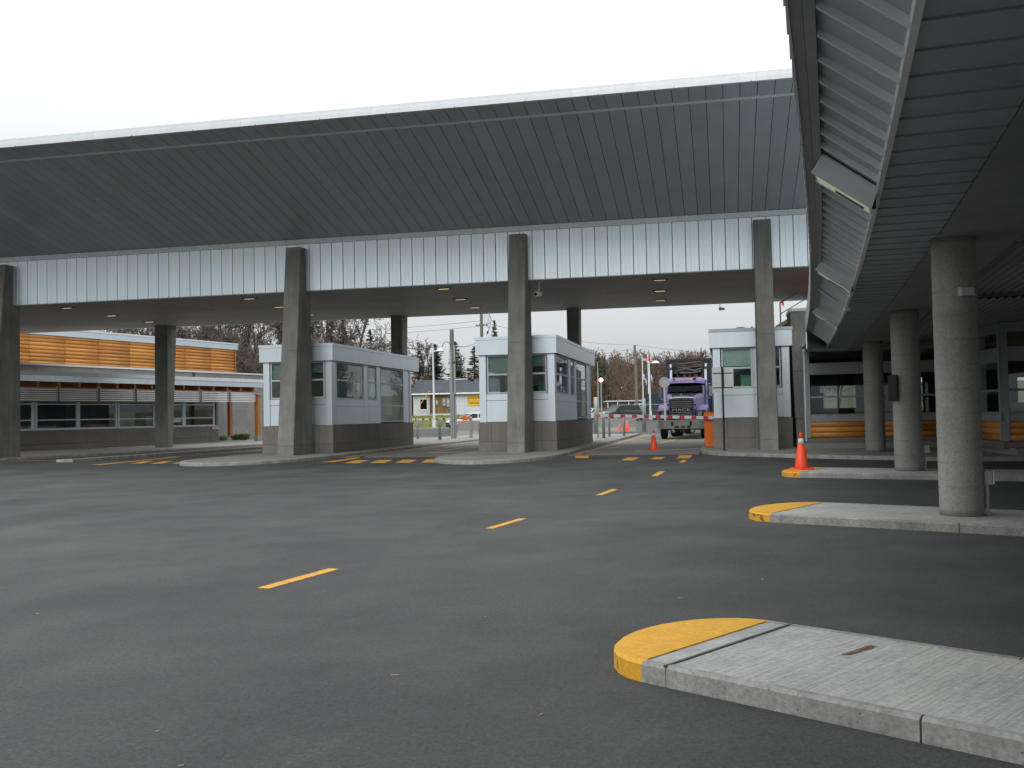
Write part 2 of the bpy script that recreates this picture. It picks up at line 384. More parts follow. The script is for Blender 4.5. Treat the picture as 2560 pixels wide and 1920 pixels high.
# ---------------------------------------------------------------- mesh helpers
class MB:
    def __init__(s): s.v = []; s.f = []; s.mi = []; s.cur = 0
    def add(s, vs, fs):
        b = len(s.v); s.v += [tuple(q) for q in vs]
        for f in fs: s.f.append(tuple(b + i for i in f)); s.mi.append(s.cur)
        return s
    def box(s, x0, x1, y0, y1, z0, z1):
        return s.hexa([(x0, y0), (x1, y0), (x1, y1), (x0, y1)], z0, z1)
    def hexa(s, poly, z0, z1, poly2=None):
        n = len(poly); p2 = poly2 or poly
        vs = [(x, y, z0) for x, y in poly] + [(x, y, z1) for x, y in p2]
        fs = [tuple(reversed(range(n))), tuple(range(n, 2 * n))]
        fs += [(i, (i + 1) % n, n + (i + 1) % n, n + i) for i in range(n)]
        return s.add(vs, fs)
    def cham(s, x0, x1, y0, y1, z0, z1, c):          # box with chamfered vertical and top edges
        p = [(x0 + c, y0), (x1 - c, y0), (x1, y0 + c), (x1, y1 - c), (x1 - c, y1), (x0 + c, y1), (x0, y1 - c), (x0, y0 + c)]
        cx, cy = (x0 + x1) / 2, (y0 + y1) / 2
        q = [(x - math.copysign(c, x - cx), y - math.copysign(c, y - cy)) for x, y in p]
        n = 8
        vs = [(x, y, z0) for x, y in p] + [(x, y, z1 - c) for x, y in p] + [(x, y, z1) for x, y in q]
        fs = [tuple(reversed(range(n))), tuple(range(2 * n, 3 * n))]
        for k in (0, n):
            fs += [(k + i, k + (i + 1) % n, k + n + (i + 1) % n, k + n + i) for i in range(n)]
        return s.add(vs, fs)
    def quad(s, a, b, c, d): return s.add([a, b, c, d], [(0, 1, 2, 3)])
    def tube(s, p0, p1, r0, r1=None, n=8, caps=True):
        r1 = r0 if r1 is None else r1
        p0, p1 = Vector(p0), Vector(p1); d = (p1 - p0)
        if d.length < 1e-6: return s
        d.normalize()
        a = Vector((0, 0, 1)) if abs(d.z) < .9 else Vector((1, 0, 0))
        e = d.cross(a).normalized(); g = d.cross(e)
        ring = lambda p, r: [p + (e * math.cos(2 * math.pi * i / n) + g * math.sin(2 * math.pi * i / n)) * r for i in range(n)]
        vs = ring(p0, r0) + ring(p1, r1)
        fs = [(i, n + i, n + (i + 1) % n, (i + 1) % n) for i in range(n)]
        if caps: fs += [tuple(range(n)), tuple(reversed(range(n, 2 * n)))]
        return s.add(vs, fs)
    def path(s, pts, r, n=6):
        for a, b in zip(pts, pts[1:]): s.tube(a, b, r, r, n, True)
        return s
    def lathe(s, prof, n=20, c=(0, 0, 0)):           # prof: (radius, z)
        vs = []
        for r, z in prof:
            vs += [(c[0] + r * math.cos(2 * math.pi * i / n), c[1] + r * math.sin(2 * math.pi * i / n), c[2] + z) for i in range(n)]
        fs = []
        for k in range(len(prof) - 1):
            fs += [(k * n + i, k * n + (i + 1) % n, (k + 1) * n + (i + 1) % n, (k + 1) * n + i) for i in range(n)]
        fs += [tuple(reversed(range(n))), tuple(range((len(prof) - 1) * n, len(prof) * n))]
        return s.add(vs, fs)
    def profile_x(s, prof, x0, x1):                   # closed profile (y, z) swept along x
        n = len(prof)
        vs = [(x0, y, z) for y, z in prof] + [(x1, y, z) for y, z in prof]
        fs = [tuple(range(n)), tuple(reversed(range(n, 2 * n)))]
        fs += [(i, n + i, n + (i + 1) % n, (i + 1) % n) for i in range(n)]
        return s.add(vs, fs)
    def profile_y(s, prof, y0, y1):
        n = len(prof)
        vs = [(x, y0, z) for x, z in prof] + [(x, y1, z) for x, z in prof]
        fs = [tuple(reversed(range(n))), tuple(range(n, 2 * n))]
        fs += [(i, (i + 1) % n, n + (i + 1) % n, n + i) for i in range(n)]
        return s.add(vs, fs)
    def mesh(s, name):
        me = bpy.data.meshes.new(name); me.from_pydata(s.v, [], s.f); me.update()
        bm = bmesh.new(); bm.from_mesh(me)
        bmesh.ops.recalc_face_normals(bm, faces=bm.faces)
        bm.to_mesh(me); bm.free()
        return me
    def build(s, name, mats, parent=None, smooth=False, bevel=0.0):
        me = s.mesh(name)
        if not isinstance(mats, (list, tuple)): mats = [mats]
        for m in mats: me.materials.append(M[m] if isinstance(m, str) else m)
        if len(mats) > 1 and len(s.mi) == len(me.polygons):
            for p, k in zip(me.polygons, s.mi): p.material_index = k
        if smooth:
            for p in me.polygons: p.use_smooth = True
        o = bpy.data.objects.new(name, me); col.objects.link(o)
        if parent is not None: o.parent = parent
        if bevel:
            b = o.modifiers.new('bevel', 'BEVEL'); b.width = bevel; b.segments = 2; b.limit_method = 'ANGLE'; b.angle_limit = R(40)
        return o

def tag(o, label=None, cat=None, group=None, kind=None):
    if label: o['label'] = label
    if cat: o['category'] = cat
    if group: o['group'] = group
    if kind: o['kind'] = kind
    return o
def thing(name, label, cat, loc=(0, 0, 0), rz=0.0, group=None):
    o = bpy.data.objects.new(name, None); o.empty_display_size = .2; col.objects.link(o)
    o.location = loc; o.rotation_euler = (0, 0, rz)
    return tag(o, label, cat, group)
def inst(name, mesh, parent, loc=(0, 0, 0), rot=(0, 0, 0), scale=(1, 1, 1)):
    o = bpy.data.objects.new(name, mesh); col.objects.link(o)
    o.location = loc; o.rotation_euler = rot; o.scale = scale
    if parent is not None: o.parent = parent
    return o
def copy_tree(o, parent=None):
    c = o.copy(); col.objects.link(c)
    if parent is not None: c.parent = parent
    for ch in list(o.children): copy_tree(ch, c)
    return c
def meshof(mb, name, mats, smooth=False):
    me = mb.mesh(name)
    for m in (mats if isinstance(mats, (list, tuple)) else [mats]): me.materials.append(M[m])
    if smooth:
        for p in me.polygons: p.use_smooth = True
    return me
def text_mesh(name, body, size, mat, parent, loc, rot, depth=.006, bold=0.0, sx=1.0, flip=False):
    cu = bpy.data.curves.new(name, 'FONT'); cu.body = body; cu.size = size; cu.extrude = depth; cu.offset = bold
    cu.align_x = 'CENTER'; cu.align_y = 'CENTER'
    tmp = bpy.data.objects.new('tmp', cu)
    me = bpy.data.meshes.new_from_object(tmp)
    bpy.data.objects.remove(tmp); bpy.data.curves.remove(cu)
    me.name = name; me.materials.clear(); me.materials.append(M[mat])
    return inst(name, me, parent, loc, rot, ((-sx if flip else sx), 1, 1))
def ss(a, b, x):
    t = max(0.0, min(1.0, (x - a) / (b - a))); return t * t * (3 - 2 * t)

# ---------------------------------------------------------------- terrain, roads, islands
def g(X, Y):
    z = .0165 * max(0.0, Y - 70)
    z += .85 * ss(90, 107, Y) * (1 - ss(2, 8, X))
    z += 4.5 * ss(140, 230, Y)
    if Y > 230: z += .02 * (Y - 230)
    return z
def sheet(name, xs, ys, zf, mat, dz=0.0):
    mb = MB(); nx = len(xs)
    vs = [(x, y, zf(x, y) + dz) for y in ys for x in xs]
    fs = [(j * nx + i, j * nx + i + 1, (j + 1) * nx + i + 1, (j + 1) * nx + i) for j in range(len(ys) - 1) for i in range(nx - 1)]
    mb.add(vs, fs)
    o = mb.build(name, mat, smooth=True); tag(o, kind='structure'); return o
frange = lambda a, b, n: [a + (b - a) * i / n for i in range(n + 1)]
ground = sheet('ground', [-900, -400, -200, -120] + frange(-80, 80, 40) + [120, 200, 400, 900],
               [-600, -200, -60, 0, 60] + frange(70, 240, 68) + [300, 400, 900], lambda x, y: min(g(x, y), 8 + 0 * x), 'ground', -.06)
ground['label'] = 'grassy ground rising gently behind the border station'
road = sheet('road', frange(-62, 62, 31), [-60, -20, 20, 60, 70] + frange(74, 87, 4), g, 'asphalt', 0.0)
hillside = sheet('hillside', frange(-160, 160, 40), frange(119, 300, 60), lambda x, y: min(g(x, y), 8), 'litter', -.01)
lot = sheet('parking_lot', frange(3, 60, 12), frange(87.02, 126, 12), g, 'asphalt', 0.0)

def island(name, outline, z=.10, kerb_w=.16, nose=None, joint=2.6, slab='slab', kerb_mat='kerb', label=None):
    """outline: closed plan polygon in world metres (counter-clockwise). Kerb blocks round it, slab inside, painted nose."""
    from mathutils import geometry
    pts = [Vector(p) for p in outline]
    area = sum(pts[i].x * pts[(i + 1) % len(pts)].y - pts[(i + 1) % len(pts)].x * pts[i].y for i in range(len(pts)))
    if area < 0: pts.reverse()
    n = len(pts); inner = []
    for i in range(n):
        a, b, c = pts[i - 1], pts[i], pts[(i + 1) % n]
        d1, d2 = (b - a).normalized(), (c - b).normalized()
        n1, n2 = Vector((-d1.y, d1.x)), Vector((-d2.y, d2.x))
        m = (n1 + n2); m.normalize()
        inner.append(b + m * (kerb_w / max(.35, m.dot(n1))))
    mb = MB()
    k = len(inner)
    top = MB(); top.hexa([(p.x, p.y) for p in inner], .0, z - .004)
    root = top.build(name, slab); tag(root, label, kind='structure')
    # kerb blocks
    for i in range(n):
        a, b = pts[i], pts[(i + 1) % n]; ia, ib = inner[i], inner[(i + 1) % n]
        L = (b - a).length; m = max(1, round(L / joint))
        for q in range(m):
            e = .0045 / max(L, .01)
            t0, t1 = q / m + (e if L > .5 else 0), (q + 1) / m - (e if L > .5 else 0)
            o0, o1 = a.lerp(b, t0), a.lerp(b, t1); j0, j1 = ia.lerp(ib, t0), ia.lerp(ib, t1)
            kb = MB(); c = .015
            def ins(o, j): return o + (j - o).normalized() * c
            po = [(o0.x, o0.y), (o1.x, o1.y)]
            vs = [(o0.x, o0.y, 0), (o1.x, o1.y, 0), (o1.x, o1.y, z - c), (o0.x, o0.y, z - c),
                  (*ins(o1, j1), z), (*ins(o0, j0), z), (j1.x, j1.y, z), (j0.x, j0.y, z), (j1.x, j1.y, 0), (j0.x, j0.y, 0)]
            fs = [(0, 1, 2, 3), (3, 2, 4, 5), (5, 4, 6, 7), (7, 6, 8, 9), (9, 8, 1, 0), (0, 3, 5, 7, 9), (1, 8, 6, 4, 2)]
            kb.add(vs, fs)
            mid = (o0 + o1) / 2
            painted = nose and nose(mid.x, mid.y)
            kb.build('kerb_block', 'yellow_kerb' if painted else kerb_mat, root)
    return root, inner

def arc(cx, cy, r, a0, a1, n): return [(cx + r * math.cos(R(a0 + (a1 - a0) * i / n)), cy + r * math.sin(R(a0 + (a1 - a0) * i / n))) for i in range(n + 1)]
# three islands under the curved canopy; each runs towards the lower right of its nose
def finger(name, c_near, c_far, length, label, joint, split, bow=.31):
    """c_near / c_far: where the straight edges start behind the rounded nose"""
    a, b = Vector(c_near), Vector(c_far)
    w = (b - a).length; mid = (a + b) / 2
    nrm = (b - a).normalized(); d = Vector((nrm.y, -nrm.x))      # along the island, away from the nose
    pts = [a + d * length, a + d * (length * .62), a + d * (length * .32), a + d * .14, a]
    seg = 14
    for i in range(1, seg):
        th = math.pi * i / seg
        pts.append(mid - nrm * math.cos(th) * w / 2 - d * math.sin(th) * w * bow)
    pts += [b, b + d * .14, b + d * (length * .32), b + d * (length * .62), b + d * length]
    lim = (a + d * split).dot(d)
    isnose = lambda x, y: Vector((x, y)).dot(d) < lim
    root, inner = island(name, [(p.x, p.y) for p in pts], nose=isnose, joint=joint, kerb_w=.05, label=label)
    # painted nose sheet on the top
    pn = [p for p in inner if p.dot(d) < lim - .002]
    seq = []
    for p, q in zip(inner, inner[1:] + inner[:1]):
        if p.dot(d) <= lim: seq.append(p)
        if (p.dot(d) - lim) * (q.dot(d) - lim) < 0:
            t = (lim - p.dot(d)) / (q.dot(d) - p.dot(d)); seq.append(p.lerp(q, t))
    nb = MB(); nb.hexa([(p.x, p.y) for p in seq], .09, .1035); nb.build('painted_nose', 'yellow_kerb', root)
    return root, d, a, b, nrm
near, nd, na, nb_, nn = finger('traffic_island', (.60, 4.79), (1.46, 5.67), 4.2, 'broad concrete island with yellow painted nose and tooled joint, no column on it', 1.9, .0, .36)
gb = MB()                                                     # tooled strip behind the painted nose
p0, p1 = na + nd * .13, nb_ + nd * .13
for s_ in (0,):
    q = [p0 - nn * .0, p1 + nn * .0, p1 + nd * .016, p0 + nd * .016]
    gb.hexa([(p.x, p.y) for p in q], .095, .1025)
gb.build('joint_groove', 'dark_metal', near)
M['rust'] = bpy.data.materials.new('rust_stain'); t_ = NT(M['rust'])
t_.b.inputs['Base Color'].default_value = (.20, .085, .04, 1); t_.b.inputs['Roughness'].default_value = .9
t_.link(t_.rng(t_.noise(t_.mapping(t_.pos(), (60, 14, 1), (0, 0, R(45))), 1.0, 4, .7), .36, .62, 0, .95), t_.b.inputs['Alpha'])
rb_ = MB(); c0 = Vector((1.72, 4.95))
rb_.hexa([(1.585, 4.85), (1.625, 4.835), (1.825, 5.0), (1.80, 5.035)], .0985, .0993); rb_.build('rust_mark', 'rust', near)
mid_i = finger('traffic_island', (2.98, 11.50), (4.04, 12.82), 6.5, 'concrete island with yellow nose carrying the thickest round column', 2.4, .0)
far_i = finger('traffic_island', (5.53, 19.02), (6.50, 20.55), 9.0, 'concrete island with yellow nose where an orange cone stands', 2.4, .0)

def uvpoly(pts): return [W(u, v)[:2] for u, v in pts]
def nose_island(name, u0, u1, v_nose, v_str, v_end, label):
    c = (u0 + u1) / 2; h = (u1 - u0) / 2; d = v_str - v_nose
    pts = [(u1, v_end), (u0, v_end), (u0, v_str)]
    pts += [(c - h * math.cos(math.pi * i / 16), v_str - d * math.sin(math.pi * i / 16)) for i in range(1, 16)]
    pts += [(u1, v_str)]
    return island(name, uvpoly(pts), joint=3.2, kerb_w=.2, slab='walk', label=label)
nose_island('booth_island', -17.0, -12.95, 26.2, 30.0, 66.5, 'round-nosed concrete island under the booth with the number sheet')
nose_island('booth_island', -8.65, -5.02, 25.9, 29.8, 59.5, 'round-nosed concrete island under the booth between two lanes')
plz = [(-.81, 62), (-.81, 32.9), (-.72, 31.4), (-.45, 30.3), (-.05, 29.75), (.95, 28.75), (2.56, 27.35), (3.9, 26.3), (5.09, 25.5), (6.05, 25.25), (9, 25.2), (26, 25.2), (26, 62)]
island('pavement', uvpoly(plz), joint=3.0, kerb_w=.18, slab='walk', label='raised concrete pavement in front of the glazed office')
step = MB(); step.hexa(uvpoly([(2.3, 31.9), (6.9, 31.9), (6.9, 25.9), (26, 25.9), (26, 33.2), (2.3, 33.2)]), .09, .27)
so = step.build('entrance_step', 'walk'); tag(so, kind='structure')
island('pavement', uvpoly([(-26.3, 31.3), (-24.5, 39.1), (-23.7, 47.4), (-23.6, 66), (-48, 66), (-48, 31.3)][::-1]), joint=3.0, kerb_w=.2, slab='walk', label='concrete pavement along the log-clad building')
island('lane_kerb', uvpoly([(-22.75, 30.0), (-22.1, 30.0), (-20.9, 44), (-20.9, 56), (-21.4, 56), (-21.5, 44)][::-1]), joint=3.0, kerb_w=.12, slab='walk', label='long narrow concrete kerb dividing the outer lane')
for (u0, u1, v0, v1) in ((-12.93, -8.67, 31.3, 39.9), (-12.93, -8.67, 39.92, 48.9), (-12.93, -8.67, 48.92, 62), (-5.0, -.83, 31.0, 39.9), (-5.0, -.83, 39.92, 48.9), (-5.0, -.83, 48.92, 62), (-20.7, -17.02, 38.5, 50), (-20.7, -17.02, 50.02, 62)):
    sl = MB(); sl.hexa(uvpoly([(u0, v0), (u1, v0), (u1, v1), (u0, v1)]), -.05, .004)
    so = sl.build('lane_slab', 'slab_lane'); tag(so, kind='structure')
kb = MB(); kb.cham(-34, 1.5, 86.6, 86.85, g(0, 86.7) - .05, g(0, 86.7) + .14, .02)
ko = kb.build('verge_kerb', 'walk'); tag(ko, kind='structure')

def mark(pts, mat='yellow', z=.004, name='lane_marking'):
    mb = MB(); mb.hexa(pts, .0015 if z < .005 else z - .002, z); mb.build(name, mat, road)
dash = [[(-2.01, 7.67), (-1.91, 7.63), (-1.53, 8.55), (-1.63, 8.60)], [(-.34, 11.43), (-.245, 11.40), (.15, 12.41), (.055, 12.45)],
        [(1.31, 15.82), (1.41, 15.79), (1.79, 16.93), (1.69, 16.97)], [(2.85, 20.36), (2.97, 20.31), (3.36, 21.83), (3.24, 21.88)],
        [(4.33, 25.67), (4.45, 25.61), (4.75, 26.89), (4.63, 26.95)]]
for d_ in dash: mark(d_)
for q in ([(4.67, 28.07), (5.0, 27.92), (5.44, 29.81), (5.09, 29.98)], [(3.01, 27.45), (3.34, 27.31), (3.72, 29.01), (3.39, 29.16)]): mark(q)
mark([(3.89, 27.87), (4.18, 27.74), (4.47, 28.89), (4.18, 29.02)], 'yellow_worn')
for k in range(4):
    x = -4.78 + .77 * k; y = 29.0 - .16 * k
    mark([(x - .23, y + .1), (x + .23, y - .1), (x + .25, y + 1.85), (x - .21, y + 2.05)])
mark([(-5.9, 30.1), (-5.45, 29.9), (-5.2, 31.8), (-5.05, 34.1), (-5.25, 34.1), (-5.45, 32.0)])
for k in range(4):
    x = -12.2 + .81 * k; y = 31.75 - .4 * k
    mark([(x - .24, y + .12), (x + .20, y - .06), (x - .1, y + 1.8), (x - .5, y + 1.97)])
mark([(-13.5, 31.4), (-13.1, 31.25), (-12.85, 34.0), (-12.6, 37.3), (-12.85, 37.4), (-13.15, 34.0)])
def stripe(pts, w, mat='yellow', z=.008):
    P = [Vector(p) for p in pts]
    for a, b in zip(P, P[1:]):
        d_ = (b - a).normalized(); n_ = Vector((-d_.y, d_.x)) * w / 2
        mark([tuple(a + n_), tuple(a - n_), tuple(b - n_), tuple(b + n_)], mat, z)
stripe([W(-12.75, 32)[:2], W(-12.7, 45)[:2], W(-12.6, 60)[:2]], .13)
stripe([(-3.12, 36.2), (-2.2, 41.0)], .13, 'yellow_worn')
stripe([W(-4.75, 31.8)[:2], W(-4.65, 45)[:2], W(-4.5, 60)[:2]], .13)
mark([(1.84, 29.5), (2.25, 29.35), (2.36, 30.9), (1.95, 31.05)])
mark([(2.03, 32.3), (2.33, 32.15), (2.42, 32.8), (2.12, 32.95)])
for k in range(3):
    a = W(-4.62, 37 + 5.5 * k)[:2]; b = W(-3.9, 38.2 + 5.5 * k)[:2]
    stripe([a, b], .35, 'yellow_worn', .0085)
stripe([W(-2.9, 41)[:2], W(-1.9, 55)[:2]], .14, 'yellow_worn')
stripe([W(-20.55, 33)[:2], W(-19.2, 62)[:2]], .13)
stripe([W(-25.6, 31.2)[:2], W(-23.5, 31.9)[:2]], .22); stripe([W(-24.3, 33)[:2], W(-22.9, 33.4)[:2]], .2)
# white painted bar and worn arrow on the lane slabs
for pts in ([(4.19, 33.8), (4.7, 33.75), (5.6, 34.35), (6.73, 35.25)], [(-3.2, 36.3), (-2.5, 36.15), (-1.7, 36.15)]):
    stripe(pts, .10, 'white', .009)
M['straw'] = paint('dry_straw', lin(.34, .29, .20), .9)
# litter of dry stalks and chips on the asphalt
lt = random.Random(3)
chip = MB(); chip.box(-.5, .5, -.5, .5, 0, 1)
chip_me = meshof(chip, 'straw', 'straw')
for (x, y, L, a) in [(-2.55, 4.55, .075, .3), (-.62, 5.0, .04, 0), (-1.52, 4.17, .018, .6), (-1.28, 3.75, .02, .2), (-.2, 6.4, .02, 1), (1.83, 8.3, .03, .9), (1.15, 6.9, .03, .2), (1.9, 7.6, .025, 1.5), (.8, 11.2, .03, .5), (-3.3, 6.8, .02, .4), (.1, 4.3, .02, 1.2)]:
    o = inst('dry_straw', chip_me, road, (x, y, .002), (0, 0, a), (L, .006, .004))
# ---------------------------------------------------------------- main lane canopy
U0, V0 = -10.0, 36.0
canopy = thing('lane_canopy', 'wide silver metal lane canopy on tapered concrete columns over the booths', 'canopy', W(U0, V0), -H)
def cu(u): return u - U0
def cv(v): return v - V0
CL, CR, PIT = -36.0, 5.6, .4255
prof = [(24.75, 9.50), (24.75, 9.66), (30.0, 10.05), (36.0, 8.6), (44.3, 6.62), (44.3, 6.19), (32.47, 5.97), (32.47, 7.78), (25.72, 9.45)]
mb = MB(); mb.profile_x([(cv(v), z) for v, z in prof], cu(CL), cu(CR)); mb.build('roof', 'backing', canopy)
# inclined soffit panels, eave strip panels and front cladding panels
def panel_prism(prof, w): m = MB(); m.profile_x(prof, -w / 2, w / 2); return m
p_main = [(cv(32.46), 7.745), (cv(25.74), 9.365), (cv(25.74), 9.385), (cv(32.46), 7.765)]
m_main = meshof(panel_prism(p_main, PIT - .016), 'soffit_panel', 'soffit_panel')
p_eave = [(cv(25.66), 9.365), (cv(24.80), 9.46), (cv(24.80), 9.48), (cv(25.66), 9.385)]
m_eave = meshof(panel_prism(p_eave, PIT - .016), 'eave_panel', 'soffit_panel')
fp = MB(); w_ = PIT - .014; y0 = cv(32.40)
# cladding board with two shallow flutes
xs = [-w_ / 2, -w_ / 2 + .012, -.075, -.07, -.03, -.025, .06, .065, w_ / 2 - .012, w_ / 2]
ys = [y0 + .012, y0, y0, y0 + .004, y0 + .004, y0, y0, y0 + .003, y0 + .003, y0 + .012]
pl_ = list(zip(xs, ys)) + [(w_ / 2, y0 + .05), (-w_ / 2, y0 + .05)]
fp.hexa(pl_, 5.90, 7.555)
m_fasc = meshof(fp, 'cladding_panel', 'panel')
n = int((CR - CL) / PIT)
for i in range(n):
    x = cu(CL) + PIT * (i + .5)
    inst('soffit_panel', m_main, canopy, (x, 0, 0)); inst('eave_panel', m_eave, canopy, (x, 0, 0)); inst('cladding_panel', m_fasc, canopy, (x, 0, 0))
for i in range(12):                                       # flashing band above the cladding, in lengths
    a = cu(CL) + (CR - CL) * i / 12; b = cu(CL) + (CR - CL) * (i + 1) / 12
    m = MB(); m.box(a + .004, b - .004, cv(32.385), cv(32.455), 7.565, 7.742); m.build('flashing', 'trim', canopy)
m = MB(); m.profile_x([(cv(25.75), 9.335), (cv(25.65), 9.35), (cv(25.65), 9.385), (cv(25.75), 9.385)], cu(CL), cu(CR)); m.build('soffit_trim', 'trim', canopy)
for i in range(9):                                        # roof edge: gutter face and cap
    a = cu(CL) + (CR - CL) * i / 9; b = cu(CL) + (CR - CL) * (i + 1) / 9
    m = MB(); m.box(a + .002, b - .002, cv(24.70), cv(24.79), 9.455, 9.575); m.build('roof_edge', 'panel_white', canopy)
    m = MB(); m.box(a + .002, b - .002, cv(24.735), cv(24.85), 9.585, 9.70); m.build('roof_cap', 'panel_white', canopy)
clip = MB(); clip.box(-.006, .006, cv(24.69), cv(24.70), 9.45, 9.48); clip_me = meshof(clip, 'drip_clip', 'dark_metal')
for i in range(22): inst('drip_clip', clip_me, canopy, (cu(CL) + 1.9 * (i + .4), 0, 0))
m = MB(); m.box(cu(CL), cu(CR), cv(32.40), cv(32.47), 5.87, 5.895); m.build('bottom_trim', 'gutter', canopy)
m = MB(); m.box(cu(CL), cu(CR), cv(44.26), cv(44.36), 6.09, 6.70); m.build('rear_fascia', 'panel', canopy)
m = MB(); m.profile_x([(cv(v), z) for v, z in prof], cu(CR), cu(CR) + .04); m.build('end_panel', 'panel', canopy)
m = MB(); m.profile_x([(cv(v), z) for v, z in prof], cu(CL) - .04, cu(CL)); m.build('end_panel', 'panel', canopy)
CZ = lambda v: 5.885 + .0187 * (v - 32.48)          # the lane ceiling rises slightly to the rear
rows = [CL, -25.2, -17.3, -9.85, -2.25, CR]
for a, b in zip(rows, rows[1:]):
    for va, vb in ((32.48, 38.2), (38.21, 44.25)):
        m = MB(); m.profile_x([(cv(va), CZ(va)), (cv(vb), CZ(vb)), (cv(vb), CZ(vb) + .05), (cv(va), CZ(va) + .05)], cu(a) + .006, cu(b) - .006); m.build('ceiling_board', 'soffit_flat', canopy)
fr = MB(); fr.box(-.26, .26, -.11, .11, -.03, .0)
ln = MB(); ln.box(-.19, .19, -.06, .06, -.036, -.028)
fr_me = meshof(fr, 'light_frame', 'dark_metal'); ln_me = meshof(ln, 'light_lens', 'light_lens'); ln2_me = meshof(ln, 'light_lens', 'light_lens_dim')
for u, v, k in [(-24.95, 33.58, 0), (-25.16, 36.73, 1), (-25.27, 39.69, 1), (-17.16, 33.43, 0), (-17.37, 36.37, 1), (-17.5, 39.6, 0), (-9.61, 33.32, 1), (-9.89, 36.6, 0), (-10.1, 39.64, 1), (-2.05, 33.74, 0), (-2.24, 36.83, 1), (-2.43, 39.97, 0)]:
    k2 = (CZ(v * 1.03) - 1.3) / 4.585; u, v = u * k2, v * k2
    f = inst('ceiling_light', fr_me, canopy, (cu(u), cv(v), CZ(v))); inst('light_lens', ln_me if k else ln2_me, f)
for u, v in [(-3.87, 37.1), (-21.25, 36.84), (-13.07, 36.76)]:
    m = MB()
    for (x0, x1, y0_, y1_) in ((-.5, .5, -.5, -.45), (-.5, .5, .45, .5), (-.5, -.45, -.45, .45), (.45, .5, -.45, .45)): m.box(cu(u) + x0, cu(u) + x1, cv(v) + y0_, cv(v) + y1_, CZ(v) - .017, CZ(v) + .012)
    h = m.build('ceiling_hatch', 'gutter', canopy)
    m = MB(); m.box(cu(u) - .44, cu(u) + .44, cv(v) - .44, cv(v) + .44, CZ(v) - .01, CZ(v) + .012); m.build('hatch_door', 'soffit_flat', h)
# tapered columns, cast in lifts with recessed joints
def taper_column(u0, u1, vb0, vb1, vt0, vt1, ztop, joints, name='column'):
    mb = MB(); zs = [.09] + joints + [ztop]
    def prof_at(z):
        t = (z - .1) / (ztop - .1); a = vb0 + (vt0 - vb0) * t; b = vb1 + (vt1 - vb1) * t
        d = .012 * t
        return a, b, u0 + d, u1 - d
    for za, zb in zip(zs, zs[1:]):
        za2 = za + (.008 if za > .2 else 0); zb2 = zb - (.008 if zb < ztop else 0)
        c = .02; rings = []
        for z in (za2, zb2):
            a, b, p, q = prof_at(z)
            rings.append([(cu(p) + c, cv(a)), (cu(q) - c, cv(a)), (cu(q), cv(a) + c), (cu(q), cv(b) - c), (cu(q) - c, cv(b)), (cu(p) + c, cv(b)), (cu(p), cv(b) - c), (cu(p), cv(a) + c)])
        mb.hexa(rings[0], za2, zb2, rings[1])
    for zj in joints:
        a, b, p, q = prof_at(zj); i_ = .014
        mb.box(cu(p) + i_, cu(q) - i_, cv(a) + i_, cv(b) - i_, zj - .01, zj + .01)
    return mb.build(name, 'column', canopy)
for ul, ur in ((-15.02, -14.42), (-6.95, -6.36), (1.04, 1.60), (-27.0, -26.40)):
    taper_column(ul, ur, 31.15, 32.78, 32.0, 32.78, 7.40, [.42, 3.72])
for ul, ur in ((-27.35, -26.65), (-15.12, -14.55), (-6.82, -6.26), (1.5, 2.05)):
    taper_column(ul, ur, 43.36, 43.8, 43.36, 44.24, 6.09, [.42, 3.72])
# camera on the underside of the canopy
def cctv(loc, rz, label):
    t = thing('security_camera', label, 'camera', loc, rz)
    m = MB(); m.lathe([(.07, 0), (.07, -.03)], 14); m.build('ceiling_plate', 'white', t)
    m = MB(); m.tube((0, 0, -.03), (0, 0, -.30), .025, n=8); m.tube((0, 0, -.30), (.0, -.10, -.36), .022, n=8); m.build('bracket', 'white', t)
    m = MB(); m.tube((0, .08, -.42), (0, -.30, -.46), .085, .085, 14); m.build('housing', 'white', t)
    m = MB(); m.tube((0, -.295, -.4595), (0, -.33, -.4632), .06, .055, 12); m.build('lens', 'black', t)
    m = MB(); m.tube((0, 0, -.50), (0, 0, -.60), .04, .03, 10); m.build('joint', 'galv', t)
    return t
cctv(W(-6.12, 33.0, 5.894), -H - .2, 'white security camera hanging beside a concrete column top')
t2 = cctv(W(-.08, 43.9, 6.10), -H + 1.9, 'security camera hung at the rear edge of the canopy ceiling')
t2.scale = (.62, .62, .62)

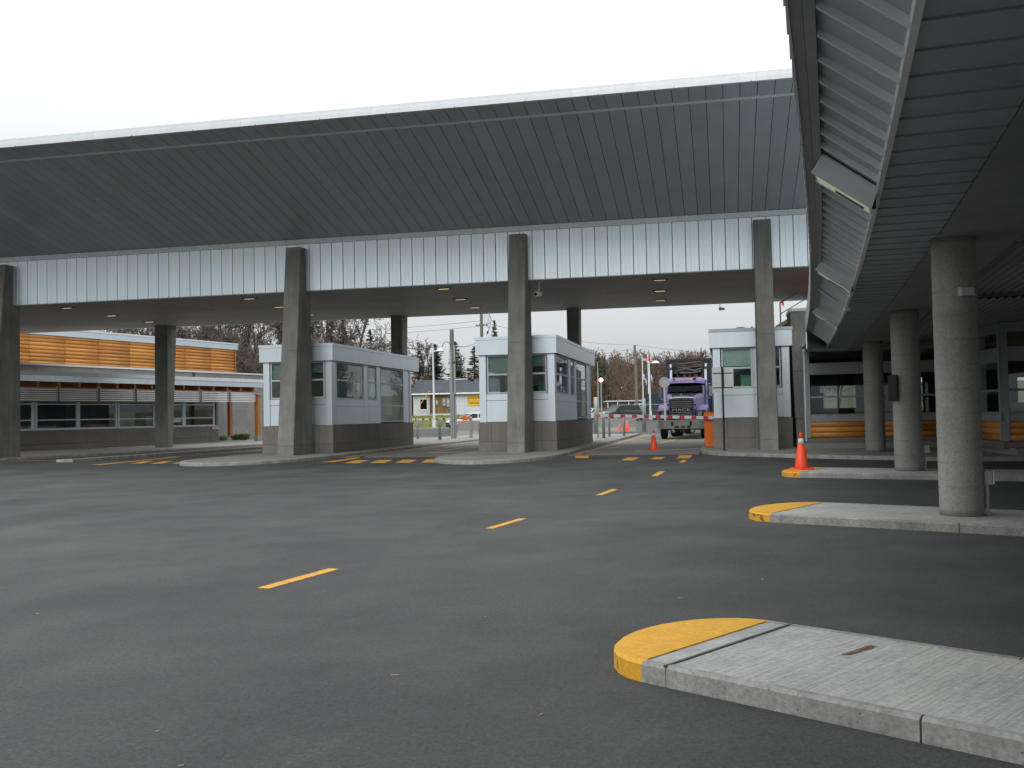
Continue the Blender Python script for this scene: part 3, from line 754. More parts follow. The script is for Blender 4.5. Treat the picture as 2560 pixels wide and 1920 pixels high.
# ---------------------------------------------------------------- inspection booths
def booth(name, ur, label, number=None, width=2.66, length=9.2, pale=False, vf=33.1, split=None, dome=False):
    root = thing(name, label, 'booth', W(ur - width / 2, vf + length / 2, .1), -H, 'inspection booths in a row under the canopy')
    w, L = width / 2, length / 2
    X0, X1, Y0, Y1 = -w, w, -L, L
    # plinth of ground-face blocks: two courses
    e = .05
    def block(x0, x1, y0, y1, z0, z1): m = MB(); m.box(x0 + .004, x1 - .004, y0 + .004, y1 - .004, z0, z1); m.build('plinth_block', 'block', root)
    xs = [X0 - e, X0 + .42, X0 + 1.3, X1 - .48, X1 + e]
    for z0, z1 in ((0, .335), (.343, 1.0)):
        for a, b in zip(xs, xs[1:]): block(a, b, Y0 - e, Y0 + .15, z0, z1); block(a, b, Y1 - .15, Y1 + e, z0, z1)
        ys = [Y0 + .15, Y0 + 2.4, Y0 + 4.8, Y0 + 7.2, Y1 - .15]
        for a, b in zip(ys, ys[1:]): block(X1 - .15, X1 + e, a, b, z0, z1); block(X0 - e, X0 + .15, a, b, z0, z1)
    m = MB(); m.box(X0 + .02, X1 - .02, Y0 + .02, Y1 - .02, .01, .99); m.build('plinth_core', 'dark_wall', root)
    # roof: fascia panels and cap
    F0, F1 = 3.33, 3.84
    ov = .10
    fx0, fx1, fy0, fy1 = X0 - ov, X1 + ov, Y0 - .12, Y1 + .85
    def fpan(x0, x1, y0, y1): m = MB(); m.box(x0, x1, y0, y1, F0, F1); m.build('fascia_panel', 'panel', root)
    mid = (fx0 + fx1) / 2 + .5
    fpan(fx0 + .004, mid - .004, fy0, fy0 + .05); fpan(mid + .004, fx1 - .004, fy0, fy0 + .05)
    k = 4
    for i in range(k):
        a, b = fy0 + .055 + (fy1 - fy0 - .055) * i / k, fy0 + .055 + (fy1 - fy0 - .055) * (i + 1) / k
        fpan(fx1 - .05, fx1, a + .004, b - .004); fpan(fx0, fx0 + .05, a + .004, b - .004)
    m = MB(); m.box(fx0 + .06, fx1 - .06, fy0 + .06, fy1 - .06, F0 + .01, F1 + .02); m.build('roof_slab', 'soffit_flat', root)
    m = MB(); m.box(fx0 - .015, fx1 + .015, fy0 - .015, fy1 + .015, F1 + .008, F1 + .115); m.build('roof_cap', 'panel_white' if pale else 'panel', root)
    # walls: corner posts, rails, panels
    Z0, Z1 = 1.0, F0 + .01
    post = 'frame'
    def bx(nm, x0, x1, y0, y1, z0, z1, mat, par=root): m = MB(); m.box(x0, x1, y0, y1, z0, z1); return m.build(nm, mat, par)
    cp = .24
    for x in (X0, X1 - cp): bx('corner_post', x, x + cp, Y0, Y0 + .2, Z0, Z1, 'panel')
    for x in (X0, X1 - .12): bx('corner_post', x, x + .12, Y1 - .25, Y1, Z0, Z1, 'panel')
    bx('rear_wall', X0 + .12, X1 - .12, Y1 - .1, Y1 - .02, Z0, Z1, 'panel')
    # front: windows left and right, panels below
    fr0, fr1 = X0 + cp, X1 - cp
    mids = split or [fr0, fr0 + 1.05, fr1 - .75, fr1]
    bx('wall_panel', fr0 + .005, fr1 - .005, Y0 + .03, Y0 + .08, Z0 + .01, 1.74, 'panel')
    bx('wall_panel', fr0 + .005, fr1 - .005, Y0 + .03, Y0 + .08, 1.755, 1.97, 'panel')
    for s in mids[1:-1]: bx('mullion', s - .03, s + .03, Y0 + .01, Y0 + .10, Z0, Z1, 'frame')
    def window(x0, x1, y0, y1, z0, z1, zr, axis, inner=True, blind=True):
        """window in a wall plane; zr lists the rail heights"""
        fw = .05
        m = MB()
        def bar(a0, a1, b0, b1):
            if axis == 'x': m.box(a0, a1, y0, y1, b0, b1)
            else: m.box(x0, x1, a0, a1, b0, b1)
        lo, hi = (x0, x1) if axis == 'x' else (y0, y1)
        bar(lo, lo + fw, z0, z1); bar(hi - fw, hi, z0, z1); bar(lo + fw, hi - fw, z0, z0 + fw); bar(lo + fw, hi - fw, z1 - fw, z1)
        for r in zr: bar(lo + fw, hi - fw, r - .03, r + .03)
        f = m.build('window', 'frame', root)
        zz = [z0 + fw] + zr + [z1 - fw]
        for a, b in zip(zz, zz[1:]):
            q = MB()
            if axis == 'x': yy = (y0 + y1) / 2; q.box(lo + fw, hi - fw, yy - .004, yy + .004, a + .03, b - .03)
            else: xx = (x0 + x1) / 2; q.box(xx - .004, xx + .004, lo + fw, hi - fw, a + .03, b - .03)
            q.build('pane', 'glass', f)
        return f
    for i, (a, b) in enumerate(zip(mids, mids[1:])):
        if len(mids) == 4 and i == 1: bx('wall_panel', a + .035, b - .035, Y0 + .03, Y0 + .08, 1.985, Z1, 'panel'); continue
        f = window(a + .035, b - .035, Y0 + .02, Y0 + .09, 1.985, Z1 - .02, [2.65], 'x')
        q = MB(); q.box(a + .09, b - .09, Y0 + .13, Y0 + .145, 2.72 if i != 2 else 2.9, Z1 - .03); q.build('roller_blind', 'blind_pale' if (dome and i == 0) else 'blind', f)
    # sides
    for sx in (1, -1):
        xo = X1 if sx > 0 else X0
        a, b = (xo - .09, xo - .02) if sx > 0 else (xo + .02, xo + .09)
        pa, pb = (xo - .08, xo - .03) if sx > 0 else (xo + .03, xo + .08)
        yA, yB, yC, yD, yE, yF = Y0 + .5, Y0 + 3.3, Y0 + 3.75, Y0 + 4.75, Y0 + 5.2, Y0 + 8.15
        window(a, b, yA, yB, 1.95, Z1 - .02, [2.65], 'y')
        window(a, b, yC, yD, 1.95, Z1 - .02, [2.65], 'y')
        window(a, b, yE, yF, 1.06, Z1 - .02, [1.74, 2.65], 'y')
        for y0, y1 in ((Y0 + .2, yA), (yB, yC), (yD, yE), (yF, Y1 - .25)):
            bx('wall_panel', pa, pb, y0 + .005, y1 - .005, Z0 + .01, Z1, 'panel')
        for y0, y1 in ((yA, yA + 1.3), (yA + 1.3, yB), (yC, yD)):
            bx('wall_panel', pa, pb, y0 + .005, y1 - .005, Z0 + .01, 1.68, 'panel')
        bx('wall_panel', pa, pb, yA + .005, yB - .005, 1.69, 1.945, 'panel'); bx('wall_panel', pa, pb, yC + .005, yD - .005, 1.69, 1.945, 'panel')
    # inside
    bx('floor', X0 + .1, X1 - .1, Y0 + .1, Y1 - .12, 1.0, 1.02, 'interior_dark')
    bx('partition', X0 + .35, X1 - .35, Y0 + 2.55, Y0 + 2.62, 1.02, 3.0, 'interior')
    bx('inner_lining', X0 + .12, X0 + .15, Y0 + 2.65, Y0 + 5.1, 1.02, 3.2, 'interior')
    bx('counter', X0 + .2, X1 - .2, Y0 + .35, Y0 + .95, 1.85, 1.92, 'interior_dark')
    bx('monitor', X0 + .9, X0 + 1.5, Y0 + .5, Y0 + .9, 1.92, 2.42, 'screen_green')
    bx('monitor', X1 - .8, X1 - .35, Y0 + 1.2, Y0 + 1.6, 1.92, 2.4, 'screen_green')
    bx('chair_back', X1 - 1.1, X1 - .6, Y0 + 1.9, Y0 + 2.0, 1.5, 2.3, 'interior_dark')
    if number:
        s_ = bx('notice_sheet', X1 - .068, X1 - .064, Y0 + 2.27, Y0 + 2.92, 1.98, 2.60, 'paper')
        text_mesh('numeral', number, .46, 'ink', s_, (X1 - .061, Y0 + 2.58, 2.40), (R(90), 0, R(90)), .001, .014, flip=True)
        bx('notice_sheet', X1 - .068, X1 - .064, Y0 + 3.82, Y0 + 4.25, 2.0, 2.62, 'paper')
        bx('notice_sheet', X1 - .068, X1 - .064, Y0 + 5.75, Y0 + 6.7, 1.35, 2.2, 'paper')
    if dome:
        m = MB(); m.lathe([(.36, 0), (.36, .05), (.33, .13), (.24, .21), (.12, .26), (.02, .27)], 20, (-.25, -L + 2.6, F1 + .11)); m.build('roof_dome', 'white', root, True)
        m = MB(); m.tube((.14, -L + 2.6, F1 + .1), (.14, -L + 2.6, F1 + .38), .045, n=10); m.build('vent_pipe', 'galv', root)
    return root
booth('inspection_booth', -13.80, 'silver booth showing a sheet with a large numeral in its side window', '3')
booth('inspection_booth', -5.66, 'silver booth on the middle island mirroring the purple truck in its side glass')
booth('inspection_booth', 2.12, 'silver booth with white roof dome behind the orange barrier cabinet', None, 2.46, 6.0, True, 33.3, [-.99, .08, .62, .99], True)

# dark concrete pier beside the last booth
m = MB(); P = lambda u, v: W(u, v)[:2]
pier = thing('concrete_pier', 'dark concrete pier with pale cap between booth and glazed office', 'pier', W(2.5, 34.2, .09), -H)
m.hexa([(-.22, -.9), (.26, -.9), (.26, .9), (-.22, .9)], 0, .95); m.build('pier_block', 'column', pier)
m = MB(); m.hexa([(-.235, -.88), (.25, -.88), (.25, .88), (-.235, .88)], .962, 2.5, [(-.275, -.88), (.23, -.88), (.23, .88), (-.275, .88)]); m.build('pier_block', 'column', pier)
m = MB(); m.hexa([(-.275, -.88), (.23, -.88), (.23, .88), (-.275, .88)], 2.512, 4.46, [(-.31, -.88), (.2, -.88), (.2, .88), (-.31, .88)]); m.build('pier_block', 'column', pier)
m = MB(); m.box(-.34, .24, -.92, .92, 4.462, 4.56); m.build('cap', 'panel_white', pier)

# ---------------------------------------------------------------- log-clad building on the left
hb = R(24.6)
lodge = thing('log_clad_building', 'long low office with orange log siding, sun louvres and strip windows', 'building', (-17.82, 59.35, .1), math.pi / 2 - hb)
def lb(nm, x0, x1, y0, y1, z0, z1, mat, par=lodge): m = MB(); m.box(x0, x1, y0, y1, z0 - .1, z1 - .1); return m.build(nm, mat, par)
lb('wall', -20, -.0, 0, .25, .36, 1.04, 'block'); lb('wall_base', -20.05, .05, -.06, .26, .1, .35, 'block')
lb('sill', -20, -.18, -.04, .2, 1.045, 1.09, 'frame')
lb('wall', -20, 0, .03, .25, 2.42, 3.5, 'wall_grey')
lb('corner_wall', -.17, 0, 0, 2.0, 1.045, 3.5, 'wall_grey')
for a, b in ((-18, -15.3), (-15.1, -13.01), (-12.79, -10.39), (-10.24, -7.88), (-7.65, -5.2), (-5.1, -2.93), (-2.74, -.37)):
    f = MB(); fw = .06
    f.box(a - .09, a + fw - .03, .02, .12, .99, 2.32); f.box(b - fw + .03, b + .09, .02, .12, .99, 2.32)
    f.box(a, b, .03, .11, .99, 1.04); f.box(a, b, .03, .11, 2.20, 2.26); f.box(a + .03, b - .03, .03, .11, 1.42, 1.48)
    w = f.build('window', 'frame', lodge)
    lb('pane', a + .03, b - .03, .06, .07, 1.14, 1.52, 'glass', w); lb('pane', a + .03, b - .03, .06, .07, 1.58, 2.30, 'glass', w); lb('pane', a + .03, b - .03, .06, .07, 2.36, 2.42, 'glass', w)
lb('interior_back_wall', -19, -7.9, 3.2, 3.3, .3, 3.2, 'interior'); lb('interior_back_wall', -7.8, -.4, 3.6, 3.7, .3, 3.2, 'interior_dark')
lb('interior_floor', -19, -.3, .3, 3.6, .3, .4, 'interior_dark'); lb('interior_partition', -10.3, -10.1, 1.2, 3.2, .4, 3.0, 'interior_dark')
lb('desk', -13, -11, .8, 1.6, .4, 1.28, 'interior'); lb('desk', -9, -8, .8, 1.6, .4, 1.2, 'timber'); lb('cabinet', -6.5, -5.2, 1.4, 2.0, .4, 1.9, 'galv'); lb('machine', -4.6, -3.2, 1.2, 2.2, .4, 1.7, 'galv')
lb('notice', -3.6, -3.0, .10, .105, 1.32, 1.52, 'paper'); lb('notice', -.62, -.42, .10, .105, 1.6, 1.88, 'flag_blue')
lb('plaque', -.58, -.06, -.07, -.05, .86, 1.0, 'flag_white')
lb('plaque_stripe', -.54, -.1, -.076, -.07, .90, .955, 'cone')
# rear part of the wall, clad in grey panels
for i in range(3):
    a, b = .25 + 2.35 * i, .25 + 2.35 * (i + 1)
    for z0, z1 in ((.12, 1.05), (1.06, 1.98), (1.99, 2.92), (2.93, 4.36)): lb('wall_panel', a + .006, b - .006, 2.0, 2.1, z0, z1, 'wall_grey')
for i in range(8): lb('wall_panel', -18 + 2.25 * i + .006, -18 + 2.25 * (i + 1) - .006, 2.0, 2.1, 3.2, 4.36, 'wall_grey')
lb('wall_core', -18, 7.25, 2.1, 2.3, .1, 4.37, 'dark_wall'); lb('end_wall', 7.1, 7.3, 2.3, 9, .1, 4.37, 'wall_grey')
lb('parapet_flashing', -18, 7.36, 1.93, 2.4, 4.375, 4.47, 'panel_white')
lb('roof_deck', -18, 7.25, 2.4, 18, 4.2, 4.36, 'wall_grey')
# porch roof: fascia panels, rafters, louvres
for i in range(15): lb('fascia_panel', -16.2 + 1.15 * i + .004, -16.2 + 1.15 * (i + 1) - .004, -2.55, -2.48, 3.32, 3.60, 'panel')
lb('gutter', -16.2, 1.06, -2.60, -2.47, 3.605, 3.79, 'panel_white'); lb('roof_deck', -16.2, 1.03, -2.46, 2.0, 3.62, 3.72, 'soffit_flat')
for i in range(15): lb('rafter', -15.9 + 1.16 * i - .06, -15.9 + 1.16 * i + .06, -2.45, 0, 3.08, 3.60, 'timber')
lb('purlin', -16.2, .9, -2.20, -2.08, 3.0, 3.08, 'timber'); lb('porch_ceiling', -16.2, 1.0, -2.44, 0, 3.605, 3.615, 'timber')
sl = MB(); sl.profile_x([(-.012, -.022), (.012, -.014), (.012, .022), (-.012, .022)], -1.08, 1.08); sl_me = meshof(sl, 'slat', 'white')
for i in range(7):
    c = -14.9 + 2.36 * i - .0
    e1 = MB(); e1.box(c - 1.12, c - 1.085, -2.56, -2.46, 2.32, 3.0); e1.box(c + 1.085, c + 1.12, -2.56, -2.46, 2.32, 3.0); e1.box(c - 1.085, c + 1.085, -2.54, -2.48, 2.88, 2.92)
    lv = e1.build('sun_louvre', 'galv', lodge)
    for k in range(6): inst('slat', sl_me, lv, (c, -2.51, 2.36 + .098 * k))
    hg = MB(); hg.box(c - .03, c + .03, -2.5, -2.42, 2.9, 3.02); hg.build('hanger', 'dark_metal', lodge)
lb('post', .46, .70, -2.62, -2.38, .42, 2.86, 'timber_post'); lb('post_base', .42, .74, -2.66, -2.34, .1, .42, 'walk'); lb('post_cap', .36, .80, -2.72, -2.28, 2.87, 2.95, 'galv')
lb('post', .46, .70, -.5, -.3, .42, 3.06, 'timber_post')
# log storey set back on the roof
lg = MB(); r_ = .112; n_ = 10; vs = []
prof_l = [(-r_ * math.sin(math.pi * i / n_) * .8, -r_ * math.cos(math.pi * i / n_)) for i in range(n_ + 1)] + [(.08, r_), (.08, -r_)]
lg.profile_x(prof_l, -1.245, 1.245); lg_me = meshof(lg, 'log', 'log', True)
for q in lg_me.polygons: q.use_smooth = len(q.vertices) == 4
for i in range(11):
    for k in range(10):
        inst('log', lg_me, lodge, (-15.55 + 2.51 * i + .0, 8.0, 4.36 + .2215 * k + .05))
lb('log_wall_core', -16.8, 10.95, 8.06, 16, 4.36, 6.75, 'timber')
lb('roof_fascia', -16.9, 11.12, 7.86, 8.1, 6.60, 6.96, 'panel'); lb('roof_fascia', 11.02, 11.12, 8.1, 16.1, 6.60, 6.96, 'panel'); lb('roof_cap', -16.95, 11.17, 7.82, 16.2, 6.97, 7.08, 'panel_white')
lb('corner_board', 10.85, 10.98, 7.9, 8.1, 4.37, 6.6, 'timber_post')
# ---------------------------------------------------------------- curved canopy on round columns, right
def cpt(t, o, z):
    x = .4312 + .34 * t - .00109 * t * t; dx = .34 - .00218 * t
    L = math.hypot(dx, 1); tx, ty = dx / L, 1 / L
    return (x - ty * o, t + tx * o, z)
curved = thing('curved_canopy', 'sweeping curved metal canopy with ribbed edge on round concrete columns', 'canopy', (0, 0, 0))
T0, DT = -22.424, .412
nst = 131
END = {'outer': 27.75, 'ribtop': 28.2, 'lip': 29.75, 'inner': 30.5}
def cl(t, k): return min(t, END[k])
def strip(quads, th, nrm=(0, 0, 1)):
    pass
def slabmesh(nm, A, B, C_, D, th, mat, par=curved):
    """plate A-B-C-D (bottom face) with thickness th along +z"""
    m = MB(); vs = [A, B, C_, D] + [(p[0], p[1], p[2] + th) for p in (A, B, C_, D)]
    m.add(vs, [(0, 1, 2, 3), (7, 6, 5, 4), (0, 4, 5, 1), (1, 5, 6, 2), (2, 6, 7, 3), (3, 7, 4, 0)])
    return m.build(nm, mat, par)
for i in range(nst):
    t0, t1 = T0 + DT * i, T0 + DT * (i + 1); gp = .006
    a0, a1 = cl(t0 + gp, 'lip'), cl(t1 - gp, 'lip'); b0, b1 = cl(t0 + gp, 'inner'), cl(t1 - gp, 'inner')
    if b1 - b0 > .02:
        drop = .012
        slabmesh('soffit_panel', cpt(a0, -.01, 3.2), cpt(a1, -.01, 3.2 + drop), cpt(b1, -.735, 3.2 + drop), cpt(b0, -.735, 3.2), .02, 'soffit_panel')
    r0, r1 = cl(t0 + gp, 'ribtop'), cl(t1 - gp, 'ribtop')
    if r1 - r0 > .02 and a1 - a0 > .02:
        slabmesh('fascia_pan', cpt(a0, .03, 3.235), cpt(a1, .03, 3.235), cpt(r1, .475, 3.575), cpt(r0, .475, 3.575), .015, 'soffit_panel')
        m = MB(); w = .015
        A = [cpt(a0 - w, .03, 3.175), cpt(a0 + w, .03, 3.175), cpt(a0 + w, .03, 3.245), cpt(a0 - w, .03, 3.245)]
        B = [cpt(r0 - w, .475, 3.52), cpt(r0 + w, .475, 3.52), cpt(r0 + w, .475, 3.585), cpt(r0 - w, .475, 3.585)]
        m.add(A + B, [(3, 2, 1, 0), (4, 5, 6, 7), (0, 1, 5, 4), (1, 2, 6, 5), (2, 3, 7, 6), (3, 0, 4, 7)]); m.build('rib', 'trim', curved)  # paler than the pans: the light the ribs catch is put into their colour
    f0, f1 = cl(t0 + .004, 'outer'), cl(t1 - .004, 'outer')
    if f1 - f0 > .02:
        m = MB(); pts = [cpt(f0, .62, 0)[:2], cpt(f1, .62, 0)[:2], cpt(f1, .645, 0)[:2], cpt(f0, .635, 0)[:2]]
        m.hexa(pts, 3.545, 4.02); m.build('fascia_panel', 'panel', curved)
def sweep(nm, prof, t0, t1, step, mat, key=None, ends=None):
    k = max(1, round((t1 - t0) / step)); ts = [t0 + (t1 - t0) * i / k for i in range(k + 1)]
    m = MB(); n = len(prof); vs = []
    for t in ts:
        for j, (o, z) in enumerate(prof):
            tt = t
            if ends: tt = min(t, ends[j])
            vs.append(cpt(tt, o, z))
    fs = [tuple(range(n)), tuple(reversed(range(k * n, (k + 1) * n)))]
    for i in range(k): fs += [(i * n + j, (i + 1) * n + j, (i + 1) * n + (j + 1) % n, i * n + (j + 1) % n) for j in range(n)]
    m.add(vs, fs); return m.build(nm, mat, curved)
for i in range(16):
    t0 = T0 + 3.45 * i; t1 = min(t0 + 3.445, END['lip'])
    if t1 > t0: sweep('lip_trim', [(-.012, 3.165), (.028, 3.175), (.032, 3.25), (-.012, 3.25)], t0, t1, .5, 'trim')
sweep('gutter', [(.478, 3.525), (.545, 3.535), (.545, 3.70), (.478, 3.70)], T0, 28.1, .6, 'gutter')
sweep('gutter', [(.548, 3.555), (.618, 3.56), (.618, 3.72), (.548, 3.72)], T0, 27.8, .6, 'gutter')
sweep('edge_core', [(.03, 3.262), (.47, 3.60), (.61, 3.73), (.61, 4.0), (-.72, 4.0), (-.72, 3.24), (.0, 3.24)], T0, 30.4, .6, 'backing', ends=[29.7, 28.15, 27.7, 27.7, 30.4, 30.4, 29.7])
sweep('ring_beam', [(-.745, 3.195), (-1.62, 3.195), (-1.62, 3.50), (-.745, 3.50)], T0, 33.0, .8, 'beam_grey')
# end closure where the edge runs into the office wall
m = MB(); A = Vector(cpt(27.72, .64, 0)); B = Vector(cpt(29.8, .0, 0)); nrm_ = Vector((A - B).xy).orthogonal().normalized() * .03
q = [(A.x, A.y), (B.x, B.y), (B.x + nrm_.x, B.y + nrm_.y), (A.x + nrm_.x, A.y + nrm_.y)]
vs = [(q[0][0], q[0][1], 3.05), (q[1][0], q[1][1], 3.17), (q[2][0], q[2][1], 3.17), (q[3][0], q[3][1], 3.05), (q[0][0], q[0][1], 3.62), (q[1][0], q[1][1], 3.27), (q[2][0], q[2][1], 3.27), (q[3][0], q[3][1], 3.62)]
m.add(vs, [(0, 1, 2, 3), (4, 5, 6, 7), (0, 1, 5, 4), (1, 2, 6, 5), (2, 3, 7, 6), (3, 0, 4, 7)]); m.build('end_panel', 'panel', curved)
A = Vector(cpt(27.8, .60, 0)); q = [A.xy, Vector(cpt(29.78, .02, 0)).xy, Vector(cpt(30.53, -.74, 0)).xy, Vector(W(6.55, 32.44)).xy, Vector(W(2.45, 32.44)).xy]
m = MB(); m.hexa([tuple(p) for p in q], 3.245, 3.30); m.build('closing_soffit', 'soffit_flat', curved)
# roof over everything
sweep('roof', [(.60, 4.03), (-24, 4.03), (-24, 4.10), (.60, 4.10)], T0, 33.5, 1.0, 'gutter', ends=[27.7, 33.5, 33.5, 27.7])
# corrugated decking behind the beam, bay by bay
def deck(t0, t1, z, o0=-1.63, o1=-20.0):
    m = MB(); k = 12; cor = []
    o = o0; i = 0
    while o > o1:
        for d_, zz in ((0, 0), (.045, 0), (.075, .045), (.12, .045)): cor.append((o - d_, z + zz))
        o -= .15
    n = len(cor); vs = []
    for t in (t0, (t0 + t1) / 2, t1): vs += [cpt(t, o_, z_) for o_, z_ in cor]
    fs = [(r * n + j, r * n + j + 1, (r + 1) * n + j + 1, (r + 1) * n + j) for r in (0, 1) for j in range(n - 1)]
    m.add(vs, fs); m.build('corrugated_deck', 'gutter', curved)
deck(T0, 13.2, 3.42); deck(13.2, 19.9, 3.50); deck(19.9, 33, 3.40)
for t, z in ((13.2, 3.5), (19.9, 3.5)):
    sweep('cross_beam', [(-1.63, z - .05), (-13, z - .05), (-13, z + .2), (-1.63, z + .2)], t, t + .25, .25, 'wall_grey')
# round columns
for (x, y, r) in ((5.01, 11.02, .232), (7.64, 18.98, .262), (10.24, 27.74, .27)):
    m = MB(); k = 34; pr = [(r + .004, -.10), (r + .004, .0)]
    pr = []
    for i in range(k + 1):
        z = 3.1 * i / k; pr.append((r + .0012 * math.sin(i * 2.1) + .0008 * math.sin(i * 5.3), z))
    m.lathe(pr, 40, (x, y, .098)); m.build('round_column', 'column_round', curved, True)
# wedge-shaped light fixtures on the ribbed edge
def plate(A, B, th, nm, mat, par):
    m = MB(); up = lambda p: (p[0], p[1], p[2] + th)
    q = [A[0], A[1], B[1], B[0]]
    m.add(q + [up(p) for p in q], [(0, 1, 2, 3), (7, 6, 5, 4), (0, 4, 5, 1), (1, 5, 6, 2), (2, 6, 7, 3), (3, 7, 4, 0)])
    return m.build(nm, mat, par)
for t, L in ((8.36, .40), (14.5, .48), (21.1, .55)):
    A = [cpt(t, .02, 3.185), cpt(t, .47, 3.53)]
    B = [cpt(t + L, .06, 3.10), cpt(t + L, .56, 3.47)]
    fx = plate(A, B, .02, 'light_fixture', 'panel_white', curved)
    plate([cpt(t + L, .055, 3.095), cpt(t + L, .565, 3.475)], [cpt(t + L + .02, .055, 3.12), cpt(t + L + .02, .565, 3.50)], .03, 'fixture_lip', 'panel_white', fx)
    plate([cpt(t + L + .025, .08, 3.112), cpt(t + L + .025, .53, 3.45)], [cpt(t + L + .26, .06, 3.115), cpt(t + L + .26, .50, 3.44)], .02, 'fixture_lens', 'lens_pale', fx)
    plate([cpt(t + L + .10, .12, 3.136), cpt(t + L + .10, .36, 3.315)], [cpt(t + L + .17, .12, 3.136), cpt(t + L + .17, .36, 3.315)], .006, 'lamp_slot', 'black', fx)
    plate([cpt(t + L + .262, .03, 3.09), cpt(t + L + .262, .53, 3.46)], [cpt(t + L + .30, .03, 3.09), cpt(t + L + .30, .53, 3.46)], .03, 'fixture_frame', 'trim', fx)
    m = MB(); m.tube(cpt(t + L, .04, 3.10), cpt(t + L, .03, 3.26), .02, n=6); m.tube(cpt(t + L, .54, 3.47), cpt(t + L, .50, 3.60), .02, n=6); m.build('bracket', 'dark_metal', fx)
m = MB(); m.tube(cpt(17.75, .60, 3.60), cpt(18.05, -.0, 3.165), .02, n=8); m.build('conduit', 'trim', curved)
m = MB(); p = cpt(18.05, .0, 3.15); m.box(p[0] - .05, p[0] + .05, p[1] - .05, p[1] + .05, 3.12, 3.2); m.build('conduit_box', 'trim', curved)
# boxes fixed to the columns
def wallbox(x, y, rz, z, w, d, h, label, nm='junction_box'):
    t = thing(nm, label, 'electrical box', (x, y, z), rz)
    m = MB(); m.cham(-w / 2, w / 2, -d, 0, 0, h, .008); m.build('box_body', 'galv', t)
    m = MB(); m.box(-w / 2 + .008, w / 2 - .008, -d - .006, -d, .008, h - .008); m.build('cover', 'sign_back', t)
    return t
def outlet(x, y, r, ang, label):
    px, py = x + (r + .03) * math.cos(ang), y + (r + .03) * math.sin(ang)
    t = thing('power_outlet', label, 'outlet', (px, py, .097), ang + math.pi / 2)
    m = MB(); m.tube((0, 0, 0), (0, 0, .36), .02, n=10); m.build('conduit', 'galv', t)
    m = MB(); m.cham(-.05, .05, -.06, .03, .34, .50, .01); m.build('box_body', 'galv', t)
    m = MB(); m.box(-.054, .054, -.075, -.062, .35, .49); m.build('cover', 'panel_white', t)
    m = MB(); m.box(-.03, .03, -.01, .03, .05, .07); m.build('strap', 'galv', t)
outlet(5.01, 11.02, .232, R(-22), 'grey outlet box on short conduit beside the thickest round column')
outlet(7.64, 18.98, .262, R(-22), 'grey outlet box on short conduit at the column behind the coned nose')
a_ = R(-88); wallbox(5.01 + .23 * math.cos(a_), 11.02 + .23 * math.sin(a_), a_ + math.pi / 2, 2.52, .16, .07, .10, 'small grey junction box high on the thickest round column')
a_ = R(188); t = thing('notice_board', 'thin dark notice plate on the side of a round column', 'sign', (7.64 + .262 * math.cos(a_), 18.98 + .262 * math.sin(a_), 1.45), a_ + math.pi / 2)
m = MB(); m.box(-.16, .16, -.035, -.012, 0, .50); m.build('plate', 'black', t); m = MB(); m.box(-.03, .03, -.012, .02, .1, .4); m.build('bracket', 'dark_metal', t)

# ---------------------------------------------------------------- glazed office under the curved canopy
office = thing('glazed_office', 'office with dark ribbon windows and low log siding under the curved canopy', 'building', W(6, 34, .2), -H)
def ob(nm, u0, u1, v0, v1, z0, z1, mat, par=office): m = MB(); m.box(u0 - 6, u1 - 6, v0 - 34, v1 - 34, z0 - .2, z1 - .2); return m.build(nm, mat, par)
lo = MB(); lr = .085
lpro = [(-lr * math.sin(math.pi * i / 8) * .7, -lr * math.cos(math.pi * i / 8)) for i in range(9)] + [(.05, lr), (.05, -lr)]
lo.profile_x(lpro, -.5, .5); lo_me = meshof(lo, 'log', 'log')
for q in lo_me.polygons: q.use_smooth = len(q.vertices) == 4
def facade(p0, p1, bays, first_post=True):
    """glazed wall between two plan points (u, v), split into bays"""
    a, b = Vector(p0), Vector(p1); d = (b - a); L = d.length; ang = math.atan2(d.y, d.x)
    # local x along the wall, local y = outward normal negative
    base = Matrix.Translation((a.x - 6, a.y - 34, -.2)) @ Matrix.Rotation(ang, 4, 'Z')
    def add(nm, boxes, mat, par=office):
        m = MB()
        for bb in boxes: m.box(*bb)
        m.v = [tuple(base @ Vector(q)) for q in m.v]
        return m.build(nm, mat, par)
    add('wall_base', [(0, L, 0, .2, .25, .42)], 'block')
    add('log_backing', [(0, L, .03, .2, .425, .925)], 'timber')
    add('sill', [(0, L, -.03, .2, .93, 1.12)], 'office_frame')
    add('transom', [(0, L, -.01, .15, 2.46, 2.79)], 'office_frame')
    add('head', [(0, L, -.01, .2, 3.16, 3.4)], 'office_frame')
    xs = [L * i / bays for i in range(bays + 1)]
    for i, x in enumerate(xs):
        w = .09 if 0 < i < bays else .12
        add('mullion', [(max(0, x - w), min(L, x + w), -.05, .16, .43, 3.16)], 'office_frame')
    for x0, x1 in zip(xs, xs[1:]):
        f = add('window', [(x0 + .09, x1 - .09, .02, .08, 1.68, 1.74), (x0 + .09, x1 - .09, .02, .08, 1.125, 1.16), (x0 + .09, x1 - .09, .02, .08, 2.425, 2.46)], 'office_frame')
        add('pane', [(x0 + .09, x1 - .09, .045, .055, 1.165, 1.675)], 'glass', f); add('pane', [(x0 + .09, x1 - .09, .045, .055, 1.745, 2.42)], 'glass', f)
        add('pane', [(x0 + .09, x1 - .09, .045, .055, 2.80, 3.15)], 'glass', f)
        for k in range(3):
            o = inst('log', lo_me, office); o.matrix_basis = base @ Matrix.Translation(((x0 + x1) / 2, .02, .51 + .166 * k)) @ Matrix.Diagonal((x1 - x0 - .18, 1, 1, 1))
facade((2.55, 32.5), (6.62, 32.5), 2)
facade((6.62, 32.4), (6.78, 26.5), 3)
facade((6.80, 26.5), (20, 26.5), 7)
